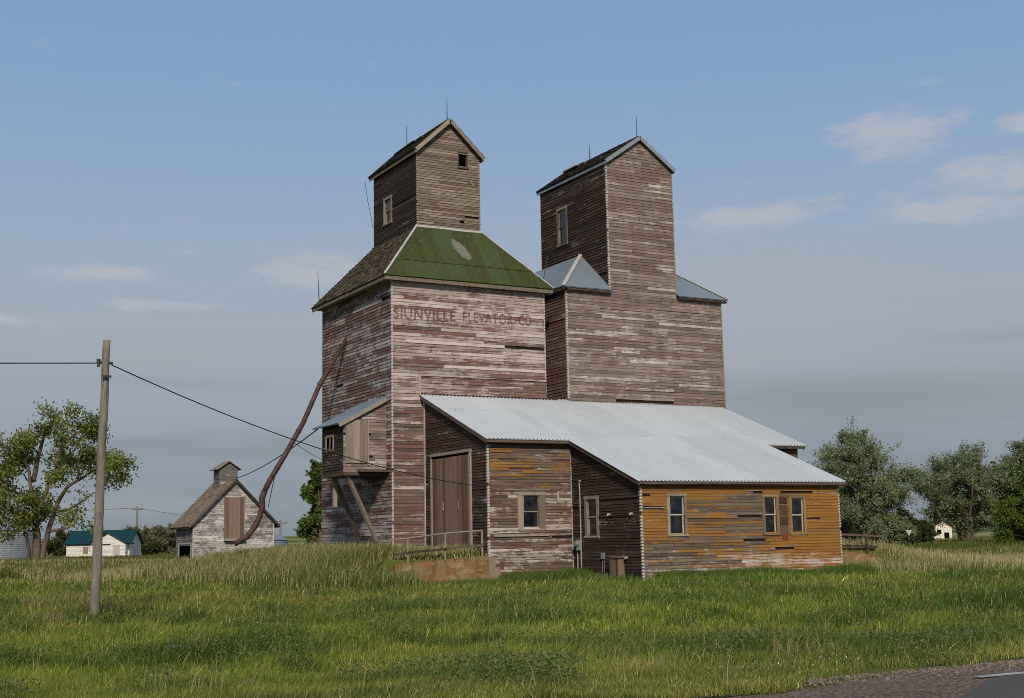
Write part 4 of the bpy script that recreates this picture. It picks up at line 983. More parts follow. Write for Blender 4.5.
def leaf_mesh(name, pts, size, aspect, mat, parent, droop=.3, tint=None):
    n = len(pts); P = np.asarray(pts, float)
    d = rng.normal(size=(n, 3)); d[:, 2] -= droop; d /= np.linalg.norm(d, axis=1)[:, None]
    e = rng.normal(size=(n, 3)); e -= d*np.sum(d*e, 1)[:, None]; e /= np.linalg.norm(e, axis=1)[:, None]
    L = size*rng.uniform(.6, 1.3, n); Wd = L*aspect
    a = P; b = P+d*(L*.45)[:, None]+e*(Wd*.5)[:, None]; c = P+d*L[:, None]; f = P+d*(L*.45)[:, None]-e*(Wd*.5)[:, None]
    V = np.stack([a, b, c, f], 1).reshape(-1, 3)
    org = np.zeros(3); q = parent
    while q is not None: org += np.array(q.location); q = q.parent
    V = V-org
    me = bpy.data.meshes.new(name); me.vertices.add(4*n); me.vertices.foreach_set('co', V.astype(np.float32).ravel())
    me.loops.add(4*n); me.loops.foreach_set('vertex_index', np.arange(4*n, dtype=np.int32)); me.polygons.add(n)
    me.polygons.foreach_set('loop_start', np.arange(0, 4*n, 4, dtype=np.int32)); me.materials.append(mat)
    T = np.c_[rng.random(n) if tint is None else np.clip(tint+rng.normal(0, .18, n), 0, 1), rng.random(n), rng.random(n), np.ones(n)]
    ca = me.color_attributes.new('tint', 'FLOAT_COLOR', 'POINT'); ca.data.foreach_set('color', np.repeat(T, 4, 0).astype(np.float32).ravel())
    me.update(); me.validate(); o = bpy.data.objects.new(name, me); COL.objects.link(o); o.parent = parent; return o

def limb(mb, pts, r0, r1, seg=7, wob=.15):
    P = [Vector(p) for p in pts]; out = []; n = 5
    for i in range(len(P)-1):
        p0, p1, p2, p3 = P[max(i-1, 0)], P[i], P[i+1], P[min(i+2, len(P)-1)]
        for j in range(n):
            t = j/n
            out.append(.5*((2*p1)+(p2-p0)*t+(2*p0-5*p1+4*p2-p3)*t*t+(3*p1-p0-3*p2+p3)*t*t*t))
    out.append(P[-1]); m = len(out)
    for i, p in enumerate(out[1:-1]): p += Vector((nz(p.x*.9, p.z), nz(p.y, p.z*.9, 4), 0))*wob
    mb.tube(out, [r0+(r1-r0)*i/(m-1) for i in range(m)], seg); return out

def cottonwood():
    d = 116; k = d/FPX; x0, y0 = fwd(d, -42.3)
    g0 = gzf(x0, y0); t = thing('cottonwood_tree', (x0, y0, g0), 'big open-crowned cottonwood with several leaning trunks before the steel bin', 'tree')
    def Q(px, py, dep=0.0): 
        p = Vector((x0, y0, g0)) + rt*((px-41)*k*.91) + fw*dep; p.z = g0+(564-py)*k*.955; return p
    mb = MB(); tips = []
    L = [([(40, 567), (40, 548), (38, 528)], .42, .32, 0), ([(38, 528), (36, 505), (34, 480), (28, 458), (16, 440)], .24, .05, -1.5), ([(38, 530), (42, 505), (49, 480), (57, 462), (72, 448), (80, 432)], .24, .05, 1.5),
         ([(34, 480), (38, 458), (44, 440), (52, 422), (66, 408)], .24, .06, -.8), ([(46, 566), (49, 540), (57, 512), (66, 490), (82, 478), (104, 466), (122, 462)], .28, .05, 1.0), ([(57, 512), (70, 510), (82, 503), (96, 492)], .14, .04, 1.2),
         ([(51, 532), (66, 530), (76, 526), (84, 518)], .14, .05, .5), ([(33, 563), (33, 545), (31, 525), (24, 500), (14, 490)], .2, .04, -2.5), ([(28, 458), (14, 452), (4, 456)], .12, .05, -2), ([(57, 462), (62, 440), (76, 428), (92, 420)], .2, .05, 2.5),
         ([(49, 480), (40, 470), (30, 468)], .14, .05, 3), ([(82, 478), (90, 455), (105, 445)], .14, .05, -2), ([(33, 525), (20, 520), (8, 515)], .14, .05, -3), ([(24, 500), (10, 480), (-4, 470)], .14, .05, -3.5), ([(34, 480), (22, 478), (10, 470)], .12, .04, 2.5), ([(36, 505), (50, 498), (60, 500)], .1, .04, -2.5)]
    for pts, r0, r1, dp in L:
        n = len(pts); limb(mb, [Q(px, py, dp*i/max(n-1, 1)) for i, (px, py) in enumerate(pts)], r0, r1, 8, .12)
    clumps = [(70, 407, 8, 5), (60, 413, 8, 5), (45, 428, 9, 7), (52, 420, 8, 6), (80, 424, 12, 7), (95, 420, 8, 6), (88, 432, 12, 8), (75, 440, 10, 7), (16, 434, 9, 6), (22, 445, 10, 7), (10, 456, 10, 6), (28, 455, 9, 6), (36, 440, 7, 6), (5, 466, 9, 7),
              (100, 452, 12, 7), (112, 458, 12, 7), (122, 460, 9, 6), (128, 468, 6, 6), (118, 474, 10, 6), (105, 470, 9, 5), (92, 462, 9, 6), (72, 462, 9, 6), (62, 452, 8, 6), (82, 472, 7, 4), (110, 480, 7, 4), (50, 455, 7, 5), (66, 478, 8, 4),
              (25, 495, 12, 8), (35, 508, 12, 8), (18, 510, 10, 8), (42, 498, 9, 7), (28, 522, 9, 7), (12, 500, 9, 7), (8, 520, 8, 6), (12, 535, 6, 5), (4, 490, 9, 7), (38, 518, 8, 5), (48, 510, 5, 4), (84, 520, 8, 6), (80, 512, 6, 4), (88, 526, 5, 4), (50, 472, 6, 4), (0, 440, 8, 7), (-8, 455, 10, 8), (-6, 480, 10, 8), (20, 470, 6, 4), (40, 475, 5, 3), (92, 494, 5, 2), (62, 500, 5, 2)]
    pts = []; tint = []
    for (px, py, r, dens) in clumps:
        dep = random.uniform(-3.2, 3.2); c = Q(px, py, dep); m = int(dens*r*6.6)
        sub = [(c+rt*random.gauss(0, r*k*.42)+fw*random.gauss(0, .7)+up*random.gauss(0, r*k*.36)) for _ in range(max(3, int(r*.9)))]
        base_t = random.uniform(.2, .8)
        for s in sub:
            mb.tube([c.lerp(s, -.4)-up*.15, s], [.025, .01], 4)
        for _ in range(m):
            s = random.choice(sub); pts.append(s+Vector((random.gauss(0, .42), random.gauss(0, .42), random.gauss(0, .34)))); tint.append(base_t)
    mb.build('trunk', m_bark, t, True)
    leaf_mesh('crown', pts, .29, .6, m_cotton, t, .25, np.array(tint))
cottonwood()

def tree(name, label, cat, d, side, h, w, mat, bark, n_leaf, size, asp, group=None, n_cl=60, trunk=.22, low=.12, droop=.1, shape=1.0, stems=1, dep=None, drop=.0, top=1.0):
    x0, y0 = fwd(d, side); g0 = gzf(x0, y0)-.05; t = thing(name, (x0, y0, g0), label, cat, group)
    mb = MB(); base = Vector((x0, y0, g0)); dep = dep or w*.75; pts = []; tint = []
    stemtops = []
    for s in range(stems):
        a = random.uniform(0, 2*PI); off = Vector((math.cos(a)*w*.10, math.sin(a)*w*.10, 0))*(stems > 1)
        lean = Vector((math.cos(a)*w*.18, math.sin(a)*w*.18, 0))*(1 if stems > 1 else .3)
        P = limb(mb, [base+off*.6, base+off+up*h*.25, base+off+lean*.6+up*h*.55, base+off+lean+up*h*.88], trunk*h/8, .03, 7, .10); stemtops.append(P)
    for i in range(n_cl):
        for _ in range(50):
            q = Vector((random.uniform(-1, 1), random.uniform(-1, 1), random.uniform(-1, 1)))
            if q.length < 1: break
        zz = (q.z*.5+.5); prof = 1.0
        q2 = Vector((q.x, q.y, 0)); rr = .55+.45*nz(math.atan2(q.y, q.x)*1.3+label.__len__(), q.z*1.8, d*.1)+.45
        wz = (1-abs(zz-.45)**1.6*1.5*shape)
        c = base + rt*(q.x*w*.5*rr*wz) + fw*(q.y*dep*.5*rr*wz) + up*(h*(low+(top-low)*zz))
        P = random.choice(stemtops); p0 = P[min(len(P)-1, int(len(P)*clamp(zz*.8+.05)))]
        mid = p0.lerp(c, .5)+up*h*.03
        mb.tube([p0, mid, c], [.05*h/8, .03*h/8, .01], 5)
        cr = w*.075*random.uniform(.7, 1.3)*(1.15-.35*zz); bt = random.uniform(.15, .85); m = int(2.7*n_leaf/n_cl*random.uniform(.6, 1.4))
        axis_ = (c-p0).normalized()
        sprays = [c+Vector((random.gauss(0, cr), random.gauss(0, cr), random.gauss(0, cr*.75)))+axis_*random.uniform(0, cr*1.4)+up*random.uniform(0, cr*.9) for _ in range(9)]
        for s in sprays[:5]: mb.tube([c-axis_*.2, s], [.018, .008], 4)
        for _ in range(m):
            s = random.choice(sprays); r_ = random.random()
            pts.append(s.lerp(c, r_*.75)+Vector((random.gauss(0, cr*.30), random.gauss(0, cr*.30), random.gauss(0, cr*.30)))); tint.append(bt)
    mb.build('trunk', bark, t, True)
    leaf_mesh('crown', pts, size*1.2, asp*1.0, mat, t, droop, np.array(tint))
k1 = 1/FPX
def at_px(px, d): return (px-512)*k1*d
R_ = 'trees and brush along the right'
tree('olive_tree', 'silvery grey-green olive tree rising behind the ochre office', 'tree', 105, at_px(849, 105), 9.0, 8.2, m_olive, m_bark_pale, 26000, .20, .30, R_, 95, .20, .05, -.2, .7, 4)
tree('olive_tree', 'broad silvery olive tree with dark stems shading the cream shed', 'tree', 108, at_px(955, 108), 7.6, 7.6, m_olive, m_bark, 22000, .20, .30, R_, 85, .2, .10, -.2, .5, 4)
tree('olive_tree', 'tall silvery tree top poking above the mid-green tree', 'tree', 124, at_px(1016, 124), 9.0, 7.6, m_olive, m_bark, 17000, .22, .3, R_, 70, .2, .2, -.2, .7, 2)
tree('leafy_tree', 'mid-green tree behind the bright yellow-green shrub', 'tree', 110, at_px(1012, 110), 6.6, 6.4, m_green_l, m_bark, 14000, .22, .55, R_, 60, .2, .1, .1, .7, 2)
tree('shrub', 'dense bright yellow-green shrub in front of the mid-green tree', 'shrub', 92, at_px(1018, 92), 3.4, 4.8, m_bright, m_bark, 12000, .15, .55, R_, 60, .1, .03, 0, .5, 3)
tree('shrub', 'low dark brush between the two silvery olive trees', 'shrub', 104, at_px(898, 104), 2.6, 3.0, m_darkleaf, m_bark, 8000, .18, .5, R_, 45, .1, .03, 0, .6, 3)
tree('shrub', 'small dark bush nearest the cream shed', 'shrub', 106, at_px(914, 106), 2.2, 1.8, m_darkleaf, m_bark, 5000, .17, .5, R_, 34, .1, .03, 0, .6, 3)
tree('shrub', 'low rounded brush at the foot of the silvery tree by the office', 'shrub', 100, at_px(882, 100), 2.3, 3.4, m_olive, m_bark, 7000, .17, .35, R_, 45, .1, .03, 0, .6, 3)
tree('shrub', 'dark brush under the silvery tree against the office corner', 'shrub', 112, at_px(862, 112), 3.0, 5.2, m_darkleaf, m_bark, 7000, .2, .5, R_, 45, .1, .03, 0, .6, 3)
tree('leafy_tree', 'green broadleaf tree showing past the far corner of the red side wall', 'tree', 84, at_px(321, 84), 6.6, 2.7, m_green_l, m_bark, 9000, .20, .75, None, 60, .2, .06, .3, .75, 2)
G_ = 'grey-green brush behind the white house'
for px, d_, h_, w_, lb, mt in ((150, 172, 3.7, 4.6, 'rounded grey-green bush between the white house and far pole', m_sage), (167, 168, 4.0, 4.2, 'grey-green bush beside the dark opening of the barn', m_sage), (136, 180, 3.8, 4.2, 'tan-grey bush behind the white house porch gable', m_sage), (62, 165, 3.1, 4.4, 'dark bush between the cottonwood and the white house', m_darkleaf), (148, 160, 2.0, 2.8, 'low dark bush in front of the grey-green brush', m_darkleaf)):
    tree('shrub', lb, 'shrub', d_, at_px(px, d_), h_, w_, mt, m_bark, 5000, .24, .5, G_, 40, .1, .02, 0, .6, 3)

# ================================================================== GRASS
m_grass = leaf_mat('meadow grass', rgb(70, 82, 34), rgb(108, 114, 54), rgb(128, 122, 70), trans=.3)
def grass_mat(name):
    k = NT(name, .75, .15); a = k.n('ShaderNodeAttribute', attribute_name='tint'); k.base(a.outputs['Color'])
    t = k.n('ShaderNodeBsdfTranslucent'); k.l(a.outputs['Color'], t.inputs[0]); m = k.n('ShaderNodeMixShader'); m.inputs[0].default_value = .3
    k.l(k.b.outputs[0], m.inputs[1]); k.l(t.outputs[0], m.inputs[2]); k.l(m.outputs[0], k.out.inputs[0]); return k.m
m_blade = grass_mat('grass blades')

def vnoise(x, y, seed):          # smooth value noise on arrays
    r2 = np.random.default_rng(seed); T = r2.random((256, 256)); xi = np.floor(x).astype(int); yi = np.floor(y).astype(int); fx = x-xi; fy = y-yi
    fx = fx*fx*(3-2*fx); fy = fy*fy*(3-2*fy); g_ = lambda a, b: T[a & 255, b & 255]
    return (g_(xi, yi)*(1-fx)+g_(xi+1, yi)*fx)*(1-fy)+(g_(xi, yi+1)*(1-fx)+g_(xi+1, yi+1)*fx)*fy
def fbm(x, y, seed): return .55*vnoise(x, y, seed)+.3*vnoise(2.1*x, 2.1*y, seed+1)+.15*vnoise(4.3*x, 4.3*y, seed+2)

def blades(name, u, v, h, wd, colr, lean=.35, curl=.5, label=None):
    n = len(u); z = gz(u, v)-.02
    az = rng.uniform(0, 2*PI, n); ln = np.abs(rng.normal(0, lean, n))+.05
    # a light common lean, as from wind
    dx = np.cos(az)*ln+.10; dy = np.sin(az)*ln-.03
    fa = rng.uniform(0, PI, n); wx = np.cos(fa); wy = np.sin(fa)
    B = np.stack([u, v, z], 1); Mx = B+np.stack([dx*h*.38, dy*h*.38, h*.55], 1); Tp = B+np.stack([dx*h*(1+curl*.3), dy*h*(1+curl*.3), h*(1-.25*ln*curl)], 1)
    Wv = np.stack([wx, wy, 0*wx], 1)*wd[:, None]*.5
    V = np.stack([B-Wv, B+Wv, Mx+Wv*.8, Mx-Wv*.8, Tp], 1).reshape(-1, 3).astype(np.float32)
    me = bpy.data.meshes.new(name); me.vertices.add(5*n); me.vertices.foreach_set('co', V.ravel())
    base = (np.arange(n)*5)[:, None]; li = np.concatenate([base+np.array([0, 1, 2, 3]), base+np.array([3, 2, 4])], 1).astype(np.int32)
    me.loops.add(7*n); me.loops.foreach_set('vertex_index', li.ravel()); me.polygons.add(2*n)
    st = np.stack([np.arange(n)*7, np.arange(n)*7+4], 1).astype(np.int32); me.polygons.foreach_set('loop_start', st.ravel())
    me.polygons.foreach_set('use_smooth', np.ones(2*n, bool))
    ca = me.color_attributes.new('tint', 'FLOAT_COLOR', 'POINT'); ca.data.foreach_set('color', np.repeat(np.c_[colr, np.ones(n)], 5, 0).astype(np.float32).ravel())
    me.materials.append(m_blade); me.update(); o = bpy.data.objects.new(name, me); COL.objects.link(o)
    return tag(o, label, 'grass', kind='stuff')

def keep(u, v):
    k = v > -23.85 - 1.0*sst(-13.2, -16.5, u) + .12*np.sin(u*1.7) + .10*np.sin(u*4.1)
    k &= ~((u > -.02) & (u < W1+.02) & (v > -.03) & (v < SV)); k &= ~((u > S0-.05) & (u < S1+.02) & (v > SV-.05) & (v < AV+1))
    k &= ~((u > A0-.02) & (u < B1) & (v > AV-.02) & (v < BB+.3)); k &= ~((u > -.35) & (u < .4) & (v > -.85) & (v < .1))
    k &= ~((u > -6.9) & (u < -3.0) & (v > 3.72) & (v < 4.06)); k &= ~((u > 3.5) & (u < 10.2) & (v > 65) & (v < 70.4))
    return k
def C3(*c): return np.array([s2l(q) for q in c])
def field(n, d0, d1, sidefac=.47):
    q = rng.uniform(1/d1, 1/d0, n); d = 1/q; s = d*rng.uniform(-sidefac, sidefac, n)
    return CX+fw.x*d+rt.x*s, CY+fw.y*d+rt.y*s, d
def L3(a, b, t): return a+(b-a)*np.clip(t, 0, 1)[:, None]

def mow(u, v):                    # 1 = short lawn-like middle ground, 0 = rank growth
    return sst(-2.0, -4.5, v)
# main sward
u, v, d = field(780000, 9.0, 75.0, .60); k_ = keep(u, v); u, v, d = u[k_], v[k_], d[k_]
pat = fbm(u*.22, v*.42, 5); pat2 = fbm(u*.07+9, v*.14, 15); fine = fbm(u*1.1, v*1.6, 25)
mound = np.clip((gz(u, v)-.25)/.5, 0, 1)*(v > 0)
h = (.10+.16*fine+.25*np.clip(pat-.45, 0, 1))*rng.uniform(.5, 1.4, len(u))
nearwall = np.exp(-np.clip(-v, 0, 9)/.8)*((u > -.2) & (u < W1+1.0))+np.exp(-np.abs(v-3.6)/.7)*((u > -3.2) & (u < 0))
h *= 1+.4*np.clip(nearwall, 0, 1); h *= 1+.6*mound
edge = sst(-21.5, -24.0, v); h *= 1-.55*edge
green = C3(102, 118, 40); lime = C3(142, 150, 58); deep = C3(72, 96, 38); tan = C3(176, 162, 110); olive = C3(134, 130, 62)
c = L3(np.tile(green, (len(u), 1)), lime, (fine-.25)*1.5); c = L3(c, olive, (pat2-.42)*3.0); c = L3(c, deep, (pat-.52)*4.5)
cl = fbm(u*.95, v*.8, 101); cl2 = fbm(u*2.6, v*2.2, 111)
c = L3(c, C3(60, 82, 34), (cl-.52)*3.4); c = L3(c, C3(152, 146, 66), (.42-cl)*2.6); c = L3(c, C3(72, 90, 38), (cl2-.56)*3.0)
band = np.exp(-((v+2.6)/2.6)**2)*(u > -9)*(u < 12); c = L3(c, C3(94, 122, 40), band*.55)
h *= .75+.9*np.clip(cl-.35, 0, .5)+.5*np.clip(cl2-.5, 0, .4); c = L3(c, C3(72, 100, 40), nearwall*.7); tanp = .10+.65*mound*(fbm(u*.5, v*.5, 44) > .38)+.55*np.clip((d-46)/25, 0, 1)*(u < 2)+.35*((d > 40) & (u > 9))+.15*edge
c = np.where((rng.random(len(u)) < tanp)[:, None], L3(np.tile(tan, (len(u), 1)), C3(120, 112, 66), rng.random(len(u))), c)
c *= np.exp(rng.normal(.03, .34, len(u)))[:, None]
h *= 1-.62*np.exp(-((u+18.25)**2+(v+7.0)**2)/.55)
wd = np.maximum(.006, d*.00055)*rng.uniform(.7, 1.5, len(u))
blades('meadow_grass', u, v, h, wd, c, .38, .6, 'short green and yellow meadow grass across the field')
# far meadow
u, v, d = field(135000, 60, 230, .6); k_ = keep(u, v) ; u, v, d = u[k_], v[k_], d[k_]
f1 = fbm(u*.06, v*.10, 7); h = (.22+.35*f1)*rng.uniform(.6, 1.3, len(u))
c = L3(np.tile(C3(134, 124, 78), (len(u), 1)), C3(92, 98, 46), (f1-.38)*3.5); c *= rng.uniform(.8, 1.2, len(u))[:, None]
blades('far_grass', u, v, h, d*.0011*rng.uniform(.7, 1.5, len(u)), c, .3, .5, 'far tan and green meadow grass')
# tall dry grass on the two ramps and by the walls
def tall(n, ua, ub, va, vb, hmin, hmax, tanfrac, seed, gate=None):
    u = rng.uniform(ua, ub, n); v = rng.uniform(va, vb, n); k_ = keep(u, v) & (fbm(u*.6, v*.6, seed) > .36)
    if gate is not None: k_ &= gate(u, v)
    u, v = u[k_], v[k_]; d = np.hypot(u-CX, v-CY)
    h = rng.uniform(hmin, hmax, len(u))*(.55+.9*fbm(u*.45, v*.45, seed+3)); t = rng.random(len(u)) < tanfrac*(.5+fbm(u*.8, v*.8, seed+5))
    c = np.where(t[:, None], L3(np.tile(C3(190, 174, 132), (len(u), 1)), C3(158, 146, 98), rng.random(len(u))), L3(np.tile(C3(84, 98, 42), (len(u), 1)), C3(112, 118, 58), rng.random(len(u))))
    return u, v, h, np.maximum(.008, d*.0005)*rng.uniform(.6, 1.2, len(u)), c*rng.uniform(.8, 1.2, len(u))[:, None]
parts = [tall(46000, -14, -4.6, .5, 17, .28, .62, .52, 60, lambda u, v: (gz(u, v) > .16)), tall(7000, -7.6, -3.5, 4.1, 8.8, .2, .5, .7, 61),
         tall(52000, 10.3, 42, -.5, 20, .16, .50, 1.25, 62), tall(5000, -10.5, -6.6, 2.2, 4.4, .35, .7, .25, 63), tall(9000, 8.35, 15, -.4, 3.7, .25, .6, .55, 64),
         tall(24000, -14, 2, 17, 62, .3, .6, .8, 65)]
blades('tall_grass', *[np.concatenate([p[i] for p in parts]) for i in range(5)], lean=.22, curl=.7, label='tall dry tan grass on the ramp banks')
# rank green fringe along the office and shed
parts = [tall(14000, -.3, 8.9, -1.0, .0, .12, .36, .05, 70), tall(7000, -3.2, -.1, 2.7, 4.05, .12, .42, .08, 71), tall(5000, -7.5, -3.2, 2.6, 3.75, .12, .34, .15, 72), tall(3000, -1.2, -.1, .8, 3.9, .08, .28, .3, 73)]
cc = [np.concatenate([p[i] for p in parts]) for i in range(5)]
cc[4] = L3(cc[4], C3(76, 108, 42), np.full(len(cc[0]), .55))
blades('rank_grass', *cc, lean=.3, curl=.8, label='rank dark green grass along the building foot')
# straw-coloured seed stalks, scattered
u, v, d = field(3000, 11, 40); k_ = keep(u, v) & (fbm(u*.55, v*.55, 81) > .60) & (v < 1); u, v, d = u[k_], v[k_], d[k_]
blades('dry_stalks', u, v, rng.uniform(.25, .5, len(u)), np.maximum(.007, d*.0004), np.tile(C3(164, 148, 104), (len(u), 1))*rng.uniform(.8, 1.15, len(u))[:, None], .3, .9, 'straw coloured dry stalks scattered in the meadow')
# broad-leaved weeds in dark patches
u, v, d = field(150000, 11.5, 48); k_ = keep(u, v) & (.45*fbm(u*.22, v*.42, 5)+.75*fbm(u*.95, v*.8, 101) > .672) & (v < 1); u, v, d = u[k_], v[k_], d[k_]
hh = gz(u, v)+rng.uniform(.02, .30, len(u)); o = None
root = None
lm = leaf_mat('weed leaves', rgb(64, 84, 36), rgb(98, 112, 60), rgb(132, 132, 92), trans=.25)
o = leaf_mesh('leafy_weeds', np.stack([u, v, hh], 1), .042, .42, lm, None, -.3); tag(o, 'dark broad-leaved weeds in patches through the meadow', 'weeds', kind='stuff')
# pole foot weeds
u = -17.7+rng.normal(0, .5, 1600); v = -5.9+rng.normal(0, .35, 1600); d = np.hypot(u-CX, v-CY)
blades('tall_grass', u, v, rng.uniform(.08, .34, 1600), np.full(1600, .010), L3(np.tile(C3(70, 84, 34), (1600, 1)), C3(140, 124, 80), rng.random(1600)**2), .3, .8, 'tall mixed grass round the foot of the leaning pole')
# tufts of tall straw with heavy heads, and small flowers by the shoulder
tu, tv, th, tc_ = [], [], [], []
for (a, b, n_, hh) in ((-13.4, -22.4, 70, .50), (-16.7, -21.1, 45, .36), (-15.3, -22.3, 45, .40), (-15.7, -22.4, 35, .38), (-17.5, -1.7, 160, .55), (-19.2, -8.7, 140, .42), (-16.7, -21.6, 40, .40), (-14.6, -22.2, 25, .36), (-18.6, -3.4, 120, .5)):
    tu.append(a+rng.normal(0, .22, n_)); tv.append(b+rng.normal(0, .16, n_)); th.append(hh*rng.uniform(.45, 1.1, n_)); tc_.append(np.tile(C3(158, 142, 96), (n_, 1))*rng.uniform(.75, 1.15, n_)[:, None])
tu, tv, th, tc_ = map(np.concatenate, (tu, tv, th, tc_)); kk = keep(tu, tv); tu, tv, th, tc_ = tu[kk], tv[kk], th[kk], tc_[kk]
blades('straw_tufts', tu, tv, th, np.full(len(tu), .010), tc_, .32, 1.0, 'straw coloured grass tufts with drooping heads near the road')
def flowers(name, label, col, u, v, z0, z1, size):
    k_ = keep(u, v); u, v = u[k_], v[k_]
    o = leaf_mesh(name, np.stack([u, v, gz(u, v)+rng.uniform(z0, z1, len(u))], 1), size, .9, flat_mat(name+' petals', col, .7, .2, 0, .1), None, -.5); tag(o, label, 'flowers', kind='stuff')
flowers('white_wildflowers', 'tiny white wildflowers scattered along the road edge', rgb(226, 224, 214), np.r_[rng.uniform(-15.5, -13, 90), -12+rng.normal(0, 4, 60)], np.r_[-23.3+rng.normal(0, .2, 90), -12+rng.normal(0, 6, 60)], .03, .12, .013)
fu = np.r_[rng.normal(2.5, 1.3, 300), rng.uniform(-16, 14, 200)]; fv = np.r_[rng.normal(-8.3, .6, 300), rng.uniform(-20, -2, 200)]
flowers('yellow_wildflowers', 'small yellow wildflowers sprinkled through the meadow', rgb(176, 156, 40), fu, fv, .10, .34, .022)
# pebbles on the road shoulder
def pebbles():
    n = 5000; u = rng.uniform(-24, -2, n); v = -24.2-np.abs(rng.normal(0, .28, n)); s = rng.uniform(.008, .024, n); mb_v = []
    base = np.array([(1, 0, 0), (-.5, .87, 0), (-.5, -.87, 0), (0, 0, .8)]); F = []
    for i in range(n):
        a = rng.uniform(0, 6.28); ca, sa = math.cos(a), math.sin(a)
        for b in base: mb_v.append((u[i]+s[i]*(b[0]*ca-b[1]*sa)*rng.uniform(.7, 1.3), v[i]+s[i]*(b[0]*sa+b[1]*ca), .004+s[i]*b[2]))
        F += [(4*i, 4*i+1, 4*i+3), (4*i+1, 4*i+2, 4*i+3), (4*i+2, 4*i, 4*i+3)]
    me = bpy.data.meshes.new('pebbles'); me.from_pydata(mb_v, [], F); me.materials.append(flat_mat('mixed pebble stone', rgb(128, 112, 98), .9, .15, 0, .35, 15))
    o = bpy.data.objects.new('pebbles', me); COL.objects.link(o); tag(o, 'loose pinkish pebbles along the road edge', 'pebbles', kind='stuff')
pebbles()

# ================================================================== LIGHT AND SKY
SUN_EL, SUN_AZ = 33.0, Vector((-.42, -.91, 0)).normalized()
sd_ = (SUN_AZ*math.cos(math.radians(SUN_EL))+up*math.sin(math.radians(SUN_EL)))
L = bpy.data.lights.new('sun', 'SUN'); L.energy = 2.4; L.angle = math.radians(6); L.color = (1, .92, .80)
lo = bpy.data.objects.new('sun', L); COL.objects.link(lo); lo.rotation_euler = (-sd_).to_track_quat('-Z', 'Y').to_euler(); lo.location = (0, -20, 40)
w = bpy.data.worlds.new('World'); sc.world = w; w.use_nodes = True; t = w.node_tree; t.nodes.clear()
class WN(NT):
    def __init__(s, t): s.t = t
k = WN(t)
out = k.n('ShaderNodeOutputWorld'); bg = k.n('ShaderNodeBackground'); k.l(bg.outputs[0], out.inputs[0])
sky = k.n('ShaderNodeTexSky', sky_type='NISHITA'); sky.sun_disc = False; sky.sun_elevation = math.radians(SUN_EL); sky.sun_rotation = math.atan2(SUN_AZ.x, SUN_AZ.y)
sky.air_density = 1.0; sky.dust_density = .6; sky.ozone_density = 2.0
tc = k.n('ShaderNodeTexCoord').outputs['Generated']
sx = k.n('ShaderNodeSeparateXYZ'); k.l(tc, sx.inputs[0]); z = k.math('MAXIMUM', sx.outputs[2], 0.0)
# cloud sheet coordinates: direction projected on a high plane
den = k.math('ADD', z, .12); px = k.math('DIVIDE', sx.outputs[0], den); py = k.math('DIVIDE', sx.outputs[1], den)
cv = k.n('ShaderNodeCombineXYZ'); k.l(px, cv.inputs[0]); k.l(py, cv.inputs[1])
n1 = k.noise(cv.outputs[0], 1.1, 7, .58); n2 = k.noise(cv.outputs[0], .45, 4, .5, None, (3.1, 1.7, 0))
STR = .10; GAIN = STR*2**.42
cr_ = k.n('ShaderNodeValToRGB'); k.l(k.rng(z, 0, .42), cr_.inputs[0]); e_ = cr_.color_ramp.elements
SK = [(0, (122, 134, 148)), (.05, (132, 142, 155)), (.107, (151, 159, 170)), (.165, (160, 167, 179)), (.225, (151, 170, 191)), (.33, (134, 163, 197)), (.42, (124, 156, 193))]
for i, (zz, cc_) in enumerate(SK):
    q = e_[i] if i < 2 else e_.new(zz/.42)
    q.position = zz/.42; q.color = rgb(*cc_)
sc_ = k.n('ShaderNodeVectorMath', operation='SCALE'); k.l(cr_.outputs[0], sc_.inputs[0]); sc_.inputs['Scale'].default_value = 1/GAIN
c = k.mix(k.rng(z, .36, .70, .94, .10, True), sky.outputs[0], sc_.outputs[0])
az = k.math('ARCTAN2', sx.outputs[0], sx.outputs[1])
av = k.n('ShaderNodeCombineXYZ'); k.l(az, av.inputs[0]); k.l(z, av.inputs[1])
G1 = lambda r, g, b: tuple(x/GAIN for x in rgb(r, g, b)[:3])+(1,)
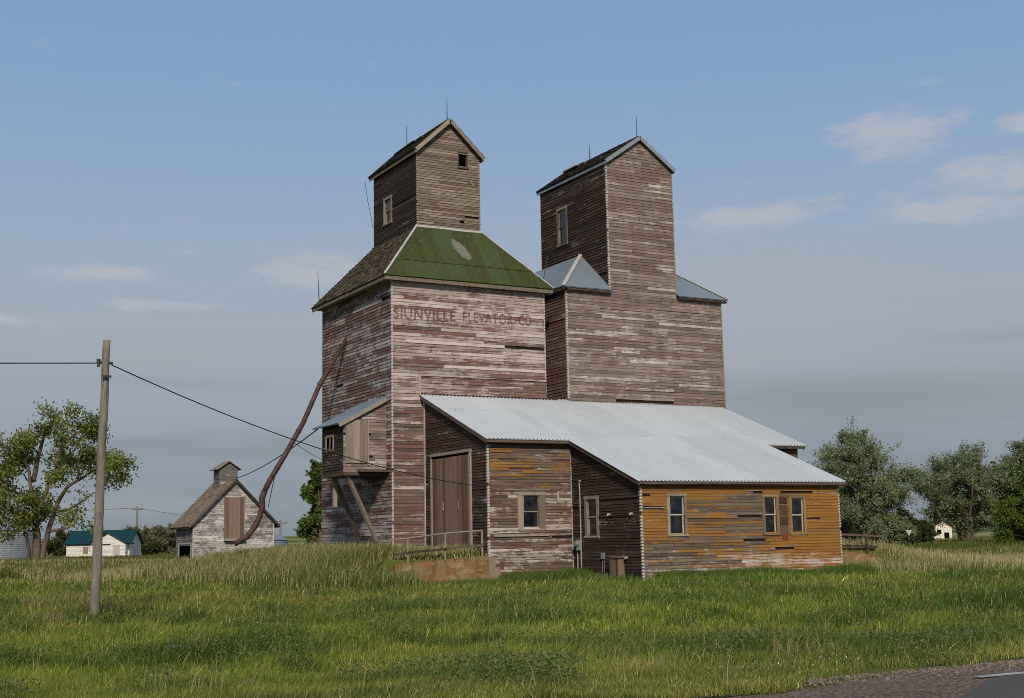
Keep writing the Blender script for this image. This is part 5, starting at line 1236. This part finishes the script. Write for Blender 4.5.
# grey banks of stratus low down, and blue gaps between them
bank = k.noise(av.outputs[0], 1.0, 5, .55, (2.6, 26.0, 0), (1.3, .7, 4.0))
lowm = k.math('MULTIPLY', k.rng(z, .20, .12, 0, 1, True), k.rng(z, 0, .03, .3, 1))
c = k.mix(k.math('MULTIPLY', k.rng(bank, .50, .72, 0, .50, True), lowm), c, G1(128, 133, 140))
c = k.mix(k.math('MULTIPLY', k.rng(bank, .48, .30, 0, .45, True), lowm), c, G1(166, 167, 172))
def blob(a, zc, wa, wz):
    d1 = k.math('POWER', k.math('ABSOLUTE', k.math('MULTIPLY', k.math('SUBTRACT', az, a), 1/wa)), 2.0); d2 = k.math('POWER', k.math('ABSOLUTE', k.math('MULTIPLY', k.math('SUBTRACT', z, zc), 1/wz)), 2.0)
    return k.math('EXPONENT', k.math('MULTIPLY', k.math('ADD', d1, d2), -1.0))
hz_ = k.noise(av.outputs[0], 1.0, 5, .5, (2.4, 10.0, 0), (5.0, 1.0, 9.0))
c = k.mix(k.math('MULTIPLY', k.rng(hz_, .42, .62, 0, .55, True), k.math('MULTIPLY', k.rng(z, .09, .14, 0, 1, True), k.rng(z, .28, .20, 0, 1, True))), c, G1(166, 171, 180))
c = k.mix(k.math('MULTIPLY', blob(.78, .10, .16, .018), .55), c, G1(136, 138, 141))
# thin white puffs and streaks
puff = k.noise(av.outputs[0], 1.0, 8, .66, (22.0, 66.0, 0), (2.0, 5.0, 1.0))
wide = k.noise(av.outputs[0], 1.0, 4, .55, (4.0, 15.0, 0), (7.0, 3.0, 2.0))
m_ = None
for q in ((.81, .287, .055, .020), (.70, .238, .060, .011), (.84, .232, .07, .012), (.90, .285, .03, .012), (.36, .205, .060, .014), (.20, .20, .05, .008), (.58, .255, .05, .008), (.88, .255, .05, .016), (.24, .178, .04, .006), (.10, .165, .05, .006), (1.2, .25, .15, .03), (-.3, .25, .2, .03)):
    b_ = blob(*q); m_ = b_ if m_ is None else k.math('MAXIMUM', m_, b_)
dens = k.math('ADD', k.math('MULTIPLY', puff, .75), k.math('MULTIPLY', wide, .30)); dens = k.math('ADD', dens, k.math('MULTIPLY', m_, .34))
dens = k.rng(dens, .60, .86, 0, .68, True); dens = k.math('MULTIPLY', dens, k.rng(z, .11, .16, 0, 1, True))
c = k.mix(dens, c, G1(184, 187, 194))
k.l(c, bg.inputs[0]); bg.inputs[1].default_value = STR

sc.view_settings.view_transform = 'Standard'; sc.view_settings.look = 'None'; sc.view_settings.exposure = 0.42; sc.view_settings.gamma = 1.0
sc.cycles.filter_width = 0.95; sc.cycles.use_denoising = False
sc.cycles.max_bounces = 6; sc.cycles.transparent_max_bounces = 6
